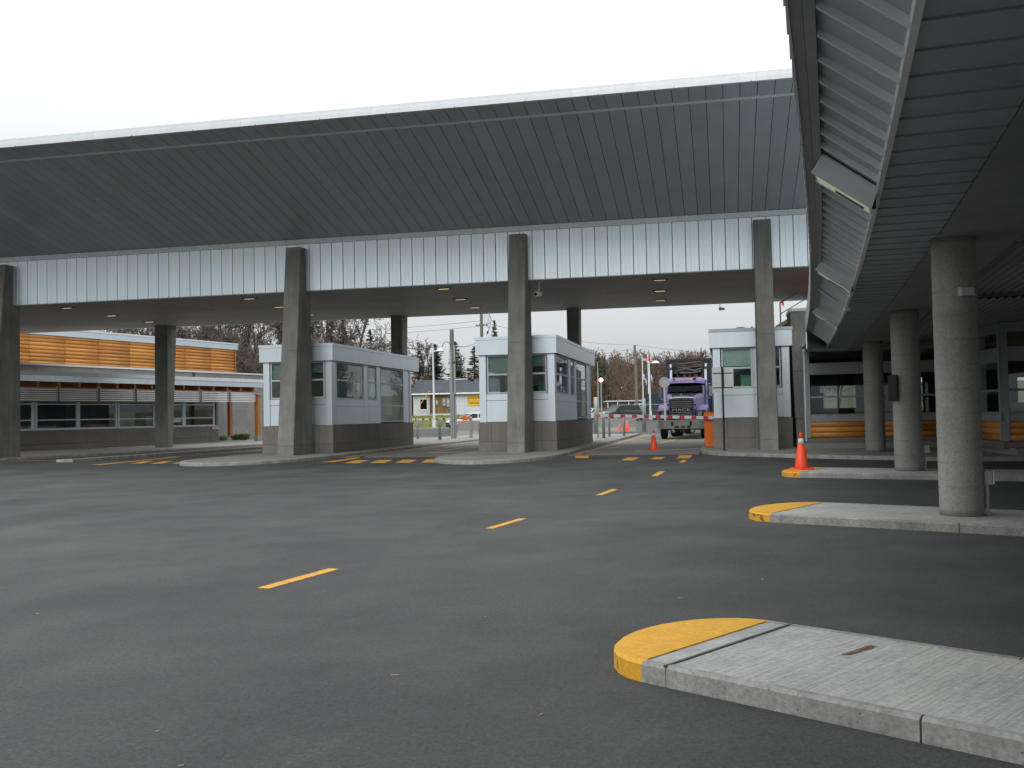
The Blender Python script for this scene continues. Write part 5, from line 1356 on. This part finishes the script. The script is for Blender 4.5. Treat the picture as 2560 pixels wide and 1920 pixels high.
m = MB(); m.lathe([(.03, 0), (.04, .05), (.025, .09), (.035, .12), (.01, .15)], 10, (0, -1.0, 2.0)); m.tube((0, -1.02, 2.08), (0, -1.08, 2.10), .025, .015, 8); m.build('hood_ornament', 'chrome', hood)
# grille
gr = tb('grille', -.545, .545, -1.06, -1.025, 1.06, 1.84, 'black', hood)
for k in range(9):
    z = 1.10 + .085 * k
    if 1.33 < z < 1.5: continue
    tb('grille_bar', -.52, .52, -1.075, -1.06, z - .014, z + .014, 'steel', gr)
m = MB()
for bb in ((-.57, .57, 1.84, 1.875), (-.57, -.54, 1.05, 1.84), (.54, .57, 1.05, 1.84)): m.box(bb[0], bb[1], -1.075, -1.03, bb[2], bb[3])
m.build('grille_surround', 'purple_dark', hood)
tb('name_plate', -.52, .52, -1.078, -1.062, 1.315, 1.47, 'black', gr)
text_mesh('lettering', 'MACK', .17, 'panel_white', gr, (0, -1.082, 1.392), (R(90), 0, 0), .004, .0, sx=1.95)
for s in (-1, 1):
    m = MB(); pts = []
    for k in range(11):
        a = math.pi * k / 10; pts.append((.02 - .72 * math.cos(a), 1.02 + .62 * math.sin(a)))
    ring = [(-.98 if False else y, z) for y, z in pts]
    outer = ring + [(.62, 1.02), (.56, 1.02)] + [(.02 - .60 * math.cos(math.pi * (10 - k) / 10), .98 + .50 * math.sin(math.pi * (10 - k) / 10)) for k in range(1, 10)] + [(-.58, .98)]
    n_ = len(outer); a, b = (.70, 1.21) if s > 0 else (-1.21, -.70)
    vs = [(a, y, z) for y, z in outer] + [(b, y, z) for y, z in outer]
    m.add(vs, [(i, (i + 1) % n_, n_ + (i + 1) % n_, n_ + i) for i in range(n_)] + [tuple(range(n_)), tuple(reversed(range(n_, 2 * n_)))])
    fd = m.build('fender', 'purple', truck)
    nose = MB(); nose.hexa([(a, -.70), (b, -.70), (b, -1.0 if s < 0 else -.92), (a, -.92 if s < 0 else -1.0)] if False else [(a, -1.02), (b, -1.02), (b, -.55), (a, -.55)], .98, 1.42, [(a, -.98), (b, -.98), (b, -.5), (a, -.5)]); nose.build('fender_nose', 'purple', fd, bevel=.05)
    hl = tb('headlight', min(a, b) + .08, max(a, b) - .06, -1.06, -1.015, 1.10, 1.33, 'black', truck)
    tb('headlight_lens', min(a, b) + (.10 if s > 0 else .22), max(a, b) - (.22 if s > 0 else .10), -1.075, -1.06, 1.13, 1.30, 'chrome', hl)
    tb('marker_lamp', (b - .03) if s > 0 else a - .01, (b + .01) if s > 0 else a + .03, -.98, -.72, 1.14, 1.30, 'cone', fd)
    m = MB(); m.tube((s * .66, -.9, 1.62), (s * .74, -1.02, 1.66), .04, .05, 8); m.build('side_horn', 'chrome', truck)
# cab
m = MB(); c0 = [(-.98, .72), (.98, .72), (1.0, 2.45), (-1.0, 2.45)]; c1 = [(-.93, .95), (.93, .95), (.95, 2.40), (-.95, 2.40)]
m.hexa([(-1.0, .74), (1.0, .74), (1.02, 2.45), (-1.02, 2.45)], .85, 2.16); cab = m.build('cab', 'purple', truck)
for (xa, xb) in ((-.98, -.90), (.90, .98)):
    m = MB(); m.hexa([(xa, .76), (xb, .76), (xb, .86), (xa, .86)], 2.16, 2.80, [(xa * .97, .94), (xb * .97, .94), (xb * .97, 1.04), (xa * .97, 1.04)]); m.build('windscreen_pillar', 'purple', truck)
    m = MB(); m.hexa([(xa, 1.72), (xb, 1.72), (xb, 2.44), (xa, 2.44)], 2.16, 2.80, [(xa * .97, 1.76), (xb * .97, 1.76), (xb * .97, 2.42), (xa * .97, 2.42)]); m.build('cab_side', 'purple', truck)
m = MB(); m.box(-.9, .9, 2.36, 2.44, 2.16, 2.80); m.build('cab_rear', 'purple', truck)
m = MB(); m.hexa([(-.98, .86), (.98, .86), (1.0, 2.45), (-1.0, 2.45)], 2.80, 2.90, [(-.94, .9), (.94, .9), (.96, 2.43), (-.96, 2.43)]); m.hexa([(-.94, .9), (.94, .9), (.96, 2.43), (-.96, 2.43)], 2.902, 3.0, [(-.78, 1.1), (.78, 1.1), (.8, 2.38), (-.8, 2.38)]); roof = m.build('cab_roof', 'purple', truck, bevel=.03)
m = MB(); m.add([(-.90, .80, 2.17), (.90, .80, 2.17), (.88, .96, 2.79), (-.88, .96, 2.79), (-.90, .81, 2.17), (.90, .81, 2.17), (.88, .97, 2.79), (-.88, .97, 2.79)], [(0, 1, 2, 3), (7, 6, 5, 4), (0, 4, 5, 1), (1, 5, 6, 2), (2, 6, 7, 3), (3, 7, 4, 0)]); ws = m.build('windshield', 'windscreen', truck)
tb('centre_strip', -.02, .02, .77, .86, 2.17, 2.4, 'black', ws)
for s in (-1, 1):
    m = MB(); m.tube((s * .25, .78, 2.19), (s * .7, .83, 2.36), .012, n=5); m.build('wiper', 'black', ws)
    x = s * .96; d = tb('door', x - .0 if s > 0 else x - .085, x + .085 if s > 0 else x, .9, 1.7, .98, 2.15, 'purple')
    tb('handle', s * 1.05 - .012, s * 1.05 + .012, 1.5, 1.62, 1.75, 1.80, 'chrome', d)
    m = MB(); m.add([(s * .955, .92, 2.18), (s * .955, 1.7, 2.18), (s * .93, 1.72, 2.78), (s * .93, 1.05, 2.78)], [(0, 1, 2, 3)]); m.build('side_window', 'glass_dark', d)
    mr = MB(); mr.path([(s * 1.0, .95, 2.65), (s * 1.28, .85, 2.65), (s * 1.28, .85, 1.95), (s * 1.0, .95, 1.95)], .014, 6); mi = mr.build('mirror', 'chrome', truck)
    tb('mirror_glass', s * 1.28 - .08, s * 1.28 + .08, .80, .88, 2.05, 2.55, 'chrome', mi)
    tb('step_tank', min(s * .6, s * 1.1), max(s * .6, s * 1.1), 1.0, 2.3, .42, .85, 'steel', c=.05)
    m = MB(); m.tube((s * .90, 2.62, .9), (s * .90, 2.62, 3.45), .075, n=12); m.tube((s * .90, 2.62, 3.45), (s * .93, 2.70, 3.75), .072, .065, 12); m.build('exhaust_stack', 'chrome', truck, True)
tb('dashboard', -.88, .88, .98, 1.2, 2.1, 2.22, 'black'); tb('seat', -.75, -.25, 1.6, 1.8, 1.6, 2.55, 'interior_dark'); tb('seat', .25, .75, 1.6, 1.8, 1.6, 2.55, 'interior_dark'); tb('cab_floor', -.9, .9, .95, 2.3, 1.5, 1.55, 'interior_dark')
# sun visor with red lettering and lamps
m = MB(); vp = []
for k in range(9):
    x = -1.0 + 2.0 * k / 8; vp.append((x, .62 + .16 * (abs(x)) ** 2.2))
vs = []; zs_ = lambda x: 2.72 - .05 * abs(x) ** 3
for x, y in vp: vs += [(x, y, zs_(x)), (x, y + .04, zs_(x) + .12), (x, y + .26, 2.99 - .08 * abs(x) ** 2.5), (x, y + .30, zs_(x) + .02)]
fs = []
for k in range(8):
    for j in range(4): fs.append((4 * k + j, 4 * (k + 1) + j, 4 * (k + 1) + (j + 1) % 4, 4 * k + (j + 1) % 4))
fs += [(0, 1, 2, 3), (35, 34, 33, 32)]
m.add(vs, fs); vz = m.build('sun_visor', 'purple', truck)
for k in range(7): m = MB(); m.box(-.22 + .075 * k, -.22 + .075 * k + .05, .645, .66, 2.845, 2.845 + (.035 if k % 2 else .05)); m.build('lettering', 'cone', vz)
for x, w in ((-.55, .10), (.50, .16)): tb('roof_lamp', x - w / 2, x + w / 2, .70, .80, 2.90, 2.965, 'black', vz)
for x in (-.38, .25): m = MB(); m.tube((x, .63, 2.79), (x, .655, 2.79), .022, n=10); m.build('bolt', 'black', vz)
for x in (-.62, .62): tb('marker_lamp', x - .06, x + .06, .655, .67, 2.85, 2.87, 'cone', vz)
# log trailer
trl = tb('trailer_bed', -1.15, 1.15, 3.2, 13.5, 1.1, 1.3, 'dark_metal')
for s in (-1, 1):
    a, b = (.93, 1.2) if s > 0 else (-1.2, -.93)
    tb('trailer_side', a, b, 3.2, 13.5, 1.3, 4.0, 'blue'); tb('corner_stake', a, b, 3.05, 3.19, 1.2, 3.9, 'blue')
tb('shade_backdrop', -.92, .92, 6.0, 6.1, 1.3, 3.98, 'black'); tb('headboard_beam', -1.2, 1.2, 3.0, 3.2, 3.84, 4.02, 'black')  # black sheet added behind the logs to make the load's interior dark
m = MB(); m.path([(-.6, 2.95, 3.75), (.7, 2.95, 3.85)], .045, 8); m.path([(-.62, 2.95, 3.55), (.72, 2.95, 3.62)], .04, 8); m.path([(-.62, 2.95, 3.1), (-.6, 2.95, 3.95)], .05, 8); m.path([(.74, 2.95, 3.1), (.72, 2.95, 4.0)], .05, 8); m.path([(-.55, 2.9, 3.4), (-.1, 2.85, 3.5), (.3, 2.88, 3.38), (.7, 2.92, 3.5)], .07, 8); m.path([(-.5, 2.9, 3.3), (.1, 2.86, 3.28), (.65, 2.9, 3.36)], .06, 8); m.build('grapple_boom', 'dark_metal', truck)
rl = random.Random(5); spots = []
for row in range(9):
    for k in range(6 if row % 2 else 5):
        x = -.78 + .31 * k + (.0 if row % 2 else .15); z = 1.42 + .285 * row
        if abs(x) < .88: spots.append((x + rl.uniform(-.03, .03), z + rl.uniform(-.03, .03), rl.uniform(.10, .15), 3.25 + rl.uniform(0, .7)))
for x, z, r, y in spots:
    m = MB(); m.tube((x, y, z), (x + rl.uniform(-.05, .05), 12.5, z), r, r * .8, 10); lgx = m.build('timber_log', 'bark_log', truck)
    m = MB(); m.tube((x, y - .004, z), (x, y, z), r * .9, r * .9, 10); m.build('cut_end', 'log_end', lgx)
m = MB()
for k in range(40):
    x = rl.uniform(-1, 1.1); y = rl.uniform(3.3, 8); m.tube((x, y, 3.8), (x + rl.uniform(-.25, .25), y + rl.uniform(-.3, .3), 4.05 + rl.uniform(0, .22)), .012, .004, 3)
m.build('branch_tops', 'bark_log', truck)
for x in (-.95, .95):
    for y in (11.2, 12.5): wheel(truck, x, y, .5, .5)

truck.scale = (1, 1, 1.035)
def car(name, label, loc, rz, body, kind, group=None):
    t = thing(name, label, 'van' if kind == 'van' else 'car', loc, rz, group)
    if kind == 'van':
        side = [(-2.35, .42), (-2.40, .75), (-2.2, .92), (-1.45, 1.08), (2.30, 1.08), (2.38, .6), (2.32, .40)]
        gl0, gl1, top, hw = (-1.5, 2.3), (-.55, 2.0), 1.70, .95
    else:
        side = [(-2.2, .40), (-2.25, .65), (-2.05, .80), (-1.0, .93), (1.55, .97), (2.2, .90), (2.25, .55), (2.2, .40)]
        gl0, gl1, top, hw = (-1.05, 1.7), (-.25, 1.0), 1.40, .87
    m = MB(); n_ = len(side); vs = []
    for y, sc in ((-hw, .96), (-hw * .9, 1), (hw * .9, 1), (hw, .96)):
        vs += [(x * sc, y, z if abs(y) < hw * .95 or z < .9 else z - .06) for x, z in side]
    fs = []
    for r_ in range(3): fs += [(r_ * n_ + i, r_ * n_ + (i + 1) % n_, (r_ + 1) * n_ + (i + 1) % n_, (r_ + 1) * n_ + i) for i in range(n_)]
    fs += [tuple(range(n_)), tuple(reversed(range(3 * n_, 4 * n_)))]
    m.add(vs, fs); m.build('body', body, t, bevel=.04)
    zb = 1.0 if kind == 'van' else .90
    m = MB(); m.hexa([(gl0[0], -hw * .92), (gl0[1], -hw * .92), (gl0[1], hw * .92), (gl0[0], hw * .92)], zb, top - .06, [(gl1[0], -hw * .76), (gl1[1], -hw * .76), (gl1[1], hw * .76), (gl1[0], hw * .76)]); m.build('windows', 'glass_car', t)
    m = MB(); m.hexa([(gl1[0] - .08, -hw * .78), (gl1[1] + .06, -hw * .78), (gl1[1] + .06, hw * .78), (gl1[0] - .08, hw * .78)], top - .06, top, [(gl1[0] + .1, -hw * .6), (gl1[1] - .1, -hw * .6), (gl1[1] - .1, hw * .6), (gl1[0] + .1, hw * .6)]); m.build('roof', body, t)
    for s in (-1, 1):
        for x0, x1 in ((gl0[0], gl1[0]), (.25, .3), (gl0[1] - .9 if kind == 'van' else gl0[1], gl1[1] - .7 if kind == 'van' else gl1[1])):
            p = MB(); p.hexa([(x0 - .04, s * hw * .925), (x0 + .04, s * hw * .925), (x0 + .04, s * hw * .86), (x0 - .04, s * hw * .86)], zb, top - .05, [(x1 - .04, s * hw * .775), (x1 + .04, s * hw * .775), (x1 + .04, s * hw * .72), (x1 - .04, s * hw * .72)]); p.build('pillar', body, t)
        m = MB(); m.box(gl0[0] + .45, gl0[0] + .62, s * (hw + .02), s * (hw + .18), zb + .02, zb + .18); m.build('mirror', body, t)
        m = MB(); m.box(-2.37 if kind == 'van' else -2.24, -2.15, s * hw * .55, s * hw * .93, .62, .80); m.build('headlight', 'chrome', t)
        m = MB(); m.box(2.22, 2.39 if kind == 'van' else 2.26, s * hw * .7, s * hw * .95, .75, 1.0); m.build('tail_lamp', 'red', t)
        for x in (-1.45, 1.5): wheel(t, x, s * (hw - .1), .33, .2, 'y')
    m = MB(); m.box(-2.42 if kind == 'van' else -2.28, -2.2, -hw * .5, hw * .5, .46, .62); m.build('grille', 'black', t)
    m = MB(); m.box(-2.1, 2.1, -hw * .85, hw * .85, .22, .45); m.build('underbody', 'black', t)
    return t
M['glass_car'] = paint('tinted_car_glass', lin(.018, .028, .028), .2, .02, spec=.25)
car('parked_van', 'dark minivan parked with its rear towards the truck fender', (14.7, 106, g(14.7, 106)), R(28), 'van', 'van', 'dark minivans parked behind the barrier')
car('parked_van', 'dark minivan parked behind the thick steel posts', (11.4, 104, g(11.4, 104)), R(35), 'van', 'van', 'dark minivans parked behind the barrier')
car('parked_car', 'silver car parked beyond the thick post at the middle booth', (7.9, 101.5, g(7.9, 101.5)), R(55), 'panel_white', 'car')
car('parked_car', 'white car parked behind the concrete block and conduit pole', (-3.5, 84, g(-3.5, 84)), R(25), 'car_white', 'car')

# ---------------------------------------------------------------- vegetation
def bare_tree(seed, h, spread=.33, density=1.0, r0=.16, low=.25, tmin=.017):
    rg = random.Random(seed); tr, tw = MB(), MB()
    def rv(s): return Vector((rg.gauss(0, s), rg.gauss(0, s), rg.gauss(0, s)))
    def grow(p, d, L, r, lev):
        n = (5, 4, 3, 2, 2)[lev]; pts = [p]; dd = d.copy(); rr = [r]
        for k in range(n):
            dd = (dd + rv(.10 + .05 * lev) + Vector((0, 0, .06 if lev else .02))).normalized()
            pts.append(pts[-1] + dd * L / n); rr.append(r * (1 - .8 * (k + 1) / n) + .004)
        tgt = tr if lev < 2 else tw; sides = (7, 5, 3, 3, 3)[lev]
        for k in range(n): tgt.tube(pts[k], pts[k + 1], max(rr[k], tmin), max(rr[k + 1], tmin), sides, False)
        if lev >= 4: return
        kids = (rg.randint(13, 16), rg.randint(6, 8), rg.randint(5, 6), rg.randint(3, 4))[lev]; kids = max(2, int(kids * density))
        for j in range(kids):
            t = (low + (1 - low) * (j + rg.random()) / kids) if lev == 0 else (.2 + .8 * (j + rg.random()) / kids)
            f = t * n; i = min(n - 1, int(f)); q = pts[i].lerp(pts[i + 1], f - i)
            ax = (pts[i + 1] - pts[i]).normalized(); s = ax.orthogonal().normalized(); s.rotate(Matrix.Rotation(rg.uniform(0, 6.283), 3, ax))
            ang = rg.uniform(.5, .95) if lev == 0 else rg.uniform(.45, .9)
            nd_ = (ax * math.cos(ang) + s * math.sin(ang)).normalized()
            Ln = h * spread * (1.1 - .75 * t) * rg.uniform(.8, 1.2) if lev == 0 else L * rg.uniform(.38, .6)
            grow(q, nd_, Ln, max(.006, r * (.42 if lev == 0 else .5) * (1.05 - .6 * t)), lev + 1)
    grow(Vector((0, 0, -.3)), Vector((0, 0, 1)), h, r0, 0)
    return tr, tw
def conifer(seed, h, rad, gap=0.0, low=.10, whorls=58):
    rg = random.Random(seed); tr, nd_ = MB(), MB()
    tr.tube((0, 0, -.3), (rg.uniform(-.1, .1), 0, h * .98), rad * .085 + .05, .02, 7)
    for w in range(whorls):
        t = low + (1 - low) * (w + rg.uniform(-.25, .25)) / whorls; z = h * t + rg.uniform(-.06, .06)
        R_ = rad * (1 - t) ** .85 * rg.uniform(.55, 1.15) + .08
        for b in range(rg.randint(4, 6)):
            if rg.random() < gap: continue
            a = rg.uniform(0, 6.283); Rb = R_ * rg.uniform(.65, 1.2); dirv = Vector((math.cos(a), math.sin(a), 0)); per = Vector((-dirv.y, dirv.x, 0))
            dz = rg.uniform(-.45, .05) * Rb; n = max(4, int(Rb / .22)); prev = Vector((0, 0, z))
            for k in range(1, n + 1):
                s = k / n; p = Vector((0, 0, z)) + dirv * Rb * s + Vector((0, 0, dz * s + .12 * Rb * s * s * s)) + Vector((rg.gauss(0, .03), rg.gauss(0, .03), rg.gauss(0, .03)))
                wd = (.20 * Rb * (1 - s * .75) + .06) * rg.uniform(.6, 1.4)
                for sg_ in (-1, 1):
                    tip = prev.lerp(p, .9) + per * sg_ * wd + dirv * wd * .5 + Vector((0, 0, rg.uniform(-.16, .05)))
                    nd_.add([prev, p, tip], [(0, 1, 2)])
                nd_.add([prev + per * .05, p, prev + Vector((0, 0, -.14 - .1 * rg.random()))], [(0, 1, 2)])
                prev = p
    return tr, nd_
def plant_tree(name, label, cat, meshes, loc, s, rz, group):
    t = thing(name, label, cat, loc, rz, group); t.scale = (s[0], s[0], s[1])
    inst('trunk', meshes[0], t); inst('crown', meshes[1], t)
    return t
def pair(mbs, n, m1, m2): return (meshof(mbs[0], n + '_trunk', m1), meshof(mbs[1], n + '_crown', m2))
BT = [pair(bare_tree(11 + k, 10.0, (.30, .36, .27, .33)[k], 1.0, .15, (.22, .18, .3, .2)[k]), 'bare', 'bark', 'twig') for k in range(4)]
BTb = [pair(bare_tree(31 + k, 10.0, .24, .9, .11, .3), 'birch', 'bark_pale', 'twig') for k in range(2)]
SH = [pair(bare_tree(51 + k, 4.0, .5, .8, .06, .02), 'shrub', 'twig_brown', 'twig_red') for k in range(2)]
CF = [pair(conifer(71 + k, 10.0, (1.9, 1.6, 2.1)[k], (.05, .15, .3)[k]), 'conifer', 'bark', 'needles') for k in range(3)]
CFs = [pair(conifer(91, 10.0, 1.6, .35), 'sparse_conifer', 'bark', 'needles_grey')]
tg = random.Random(21)
# tall bare trees behind the log-clad building
LBL = 'tall bare grey tree in the row above the log siding'
for i in range(20):
    x = -44 + 1.35 * i + tg.uniform(-.6, .6); y = 106 + tg.uniform(0, 22)
    h = tg.uniform(13.5, 17.0)
    k = plant_tree('bare_tree', LBL, 'tree', tg.choice(BT), (x * y / 110, y, g(x, y)), (h / 10 * .92, h / 10), tg.uniform(0, 6), 'bare trees behind the log-clad building')
for i in range(14):
    x = -42 + 1.8 * i + tg.uniform(-.6, .6); y = 100 + tg.uniform(0, 14)
    h = tg.uniform(6.5, 10)
    plant_tree('bare_tree', 'short bare tree crowding behind the end of the log siding', 'tree', tg.choice(BT), (x * y / 108, y, g(x, y)), (h / 10 * 1.25, h / 10), tg.uniform(0, 6), 'bare undergrowth behind the log-clad building')
def con(x, y, ztop, w, mesh, label):
    z0 = g(x, y); h = ztop - z0
    plant_tree('conifer', label, 'tree', mesh, (x, y, z0), (w * 1.3 / 1.9, h / 10), tg.uniform(0, 6), 'conifers behind the station')
con(-29.5, 125, 15.5, 1.7, CFs[0], 'sparse grey conifer left of the first booth column')
con(-25.6, 124, 15.6, 2.2, CF[0], 'dense dark conifer with top hidden by the canopy ceiling')
con(-23.2, 126, 15.6, 2.0, CF[1], 'dark conifer crowded against the denser one by the ceiling edge')
con(-20.65, 120, 13.75, 1.75, CF[1], 'pointed dark conifer standing alone above the first booth roof')
con(-17.6, 122, 12.7, 1.75, CF[2], 'open-branched conifer above the rear of the first booth')
con(-12.15, 128, 11.4, 1.9, CFs[0], 'greyish thin-needled conifer at the left of the house roof')
con(-9.8, 126, 10.9, 1.9, CF[0], 'dark conifer rising behind the white post lamp')
con(-7.1, 124, 11.1, 1.9, CF[2], 'ragged dark conifer behind the conduit pole')
con(-4.7, 124, 10.35, 2.1, CF[0], 'bushy dark conifer at the corner of the middle booth roof')
con(-27.4, 122, 13.2, 2.0, CF[0], 'dark conifer half hidden by the first booth column')
con(-22.0, 130, 12.4, 1.9, CF[2], 'shorter dark conifer between the two pointed ones')
con(-14.6, 130, 10.6, 1.8, CF[1], 'slim dark conifer beside the rear column of the numbered booth')
con(-2.3, 135, 14.7, 2.0, CF[1], 'lone conifer tip showing over the middle booth roof')
for i, (x, h) in enumerate(((-14.9, 10), (-14.2, 8.5), (-16.0, 9), (-11.0, 9.0), (-10.6, 8.6), (-8.4, 8.2), (-6.0, 8.0), (-5.6, 7.4), (-18.8, 9), (-13.2, 8))):
    plant_tree('birch_tree', 'pale bare birch among the conifers behind the house', 'tree', BTb[i % 2] if i % 3 else BT[i % 4], (x, 127 + (i % 4), g(x, 127)), (h / 10 * .9, h / 10), tg.uniform(0, 6), 'bare birches behind the house')
for i in range(22):
    x = -22 + .98 * i + tg.uniform(-.4, .4); y = 120 + tg.uniform(0, 5); h = tg.uniform(3.6, 5.2)
    plant_tree('shrub', 'rust-brown leafless shrub in the thicket behind the house', 'shrub', SH[i % 2], (x, y, g(x, y)), (h / 4 * .9, h / 4), tg.uniform(0, 6), 'rusty shrubs behind the house')
# wooded hillside on the right: one mass, with single spruces on the ridge
wood_mb = [MB(), MB()]
lowt = [bare_tree(201 + k, 7.0, .45, .6, .10, .06, .03) for k in range(3)]
def stamp(dst, src, x, y, z, s, a):
    ca, sa = math.cos(a) * s, math.sin(a) * s; b = len(dst.v)
    dst.v += [(x + px * ca - py * sa, y + px * sa + py * ca, z + pz * s) for px, py, pz in src.v]
    dst.f += [tuple(b + i for i in f) for f in src.f]; dst.mi += [0] * len(src.f)
for i in range(230):
    y = tg.uniform(150, 262); x = y * tg.uniform(.06, .235); s = tg.uniform(.75, 1.25)
    src = tg.choice(lowt); z = g(x, y) - .2; a = tg.uniform(0, 6)
    stamp(wood_mb[i % 2], src[0], x, y, z, s, a); stamp(wood_mb[i % 2], src[1], x, y, z, s, a)
for mbw, mt, lb_ in ((wood_mb[0], 'twig_brown', 'brown bare woodland covering the hillside behind the truck'), (wood_mb[1], 'twig', 'grey bare woodland mixed through the hillside behind the truck')):
    me = bpy.data.meshes.new('woodland'); me.from_pydata(mbw.v, [], mbw.f); me.materials.append(M[mt])
    o = bpy.data.objects.new('woodland', me); col.objects.link(o); tag(o, lb_, 'woodland', kind='stuff')
for i, (x, zt) in enumerate(((18.25, 12.6), (20.3, 12.8), (22.1, 13.2), (21.3, 12.5), (19.6, 12.2), (16.6, 12.5), (38.8, 15.2), (39.7, 14.7), (24.5, 12.2), (27.5, 12.5))):
    y = 215 + 6 * (i % 3); x = x * y / 200; z0 = g(x, y); zt = 1.3 + (zt - 1.3) * y / 200 - .6
    plant_tree('conifer', 'small dark spruce pricking above the wooded ridge', 'tree', CF[i % 3], (x, y, z0), (.55, (zt - z0) / 10), tg.uniform(0, 6), 'spruces on the wooded ridge')
for x, y, h, w in ((15.2, 172, 8.6, 2.6), (14.4, 168, 6.5, 2.2), (16.6, 175, 8.2, 2.4)):
    plant_tree('conifer', 'broad dark spruce at the foot of the wooded hillside', 'tree', CF[0], (x, y, g(x, y)), (w / 1.9, h / 10), 1, 'spruces at the foot of the hill')
for x, y, h in ((12.6, 150, 4.2), (18.6, 160, 3.6), (20.4, 155, 3.2), (10.5, 132, 3.6), (19.3, 150, 3.4)):
    plant_tree('shrub', 'rusty or yellowing shrub at the edge of the parking lot', 'shrub', SH[0], (x, y, g(x, y)), (h / 4, h / 4), x, 'shrubs edging the parking lot')
for x, y, h in ((27.0, 84, 9.5), (29.2, 88, 8.5), (30.6, 83, 9.0), (32.5, 90, 10), (34.5, 86, 9), (38, 90, 9.5), (24.8, 92, 8)):
    plant_tree('bare_tree', 'bare tree behind the glazed office, seen through its far windows', 'tree', BT[int(x) % 4], (x, y, g(x, y)), (h / 10, h / 10), x, 'bare trees behind the glazed office')
# tufts on the verge and the bed by the timber post
gr_ = MB(); rg = random.Random(9)
for i in range(9000):
    x, y = rg.uniform(-30, 1.2), rg.uniform(87.1, 111)
    z = g(x, y) - .06; h = rg.uniform(.06, .22) * (1.8 if rg.random() < .05 else 1); a = rg.uniform(0, 6.28); dx, dy = math.cos(a) * .05, math.sin(a) * .05
    gr_.add([(x - dx, y - dy, z), (x + dx, y + dy, z), (x + rg.uniform(-.08, .08), y + rg.uniform(-.08, .08), z + h)], [(0, 1, 2)])
o = gr_.build('verge_grass', 'plant'); tag(o, 'mown grass on the bank below the white house', 'grass', kind='stuff')
def clump(loc, n, rad, h, label, stalks=0):
    t = thing('garden_plant', label, 'plant', loc); m = MB(); rg = random.Random(int(loc[0] * 31))
    for i in range(n):
        a = rg.uniform(0, 6.28); r = rad * math.sqrt(rg.random()) * .6; x, y = r * math.cos(a), r * math.sin(a) * .6
        L = h * rg.uniform(.6, 1.2); b = rg.uniform(0, 6.28); ex, ey = math.cos(b) * L * .8, math.sin(b) * L * .6; px, py = -math.sin(b) * .04, math.cos(b) * .04
        m.add([(x, y, 0), (x + ex * .5 + px, y + ey * .5 + py, L * .85), (x + ex, y + ey, L * rg.uniform(.4, .9)), (x + ex * .5 - px, y + ey * .5 - py, L * .85)], [(0, 1, 2, 3)])
    m.build('leaves', 'plant', t)
    if stalks:
        m = MB()
        for i in range(stalks):
            x, y = rg.uniform(-rad, rad) * .6, rg.uniform(-.2, .2); m.tube((x, y, 0), (x + rg.uniform(-.1, .1), y, h * rg.uniform(1.6, 2.2)), .008, .004, 4)
        m.build('stalks', 'paper', t)
clump((-17.2, 62.0, .098), 220, .9, .42, 'yellow-green perennial clump at the foot of the timber post', 7)
clump((-18.6, 62.6, .098), 120, .6, .32, 'smaller green clump beside the grey panelled wall', 4)
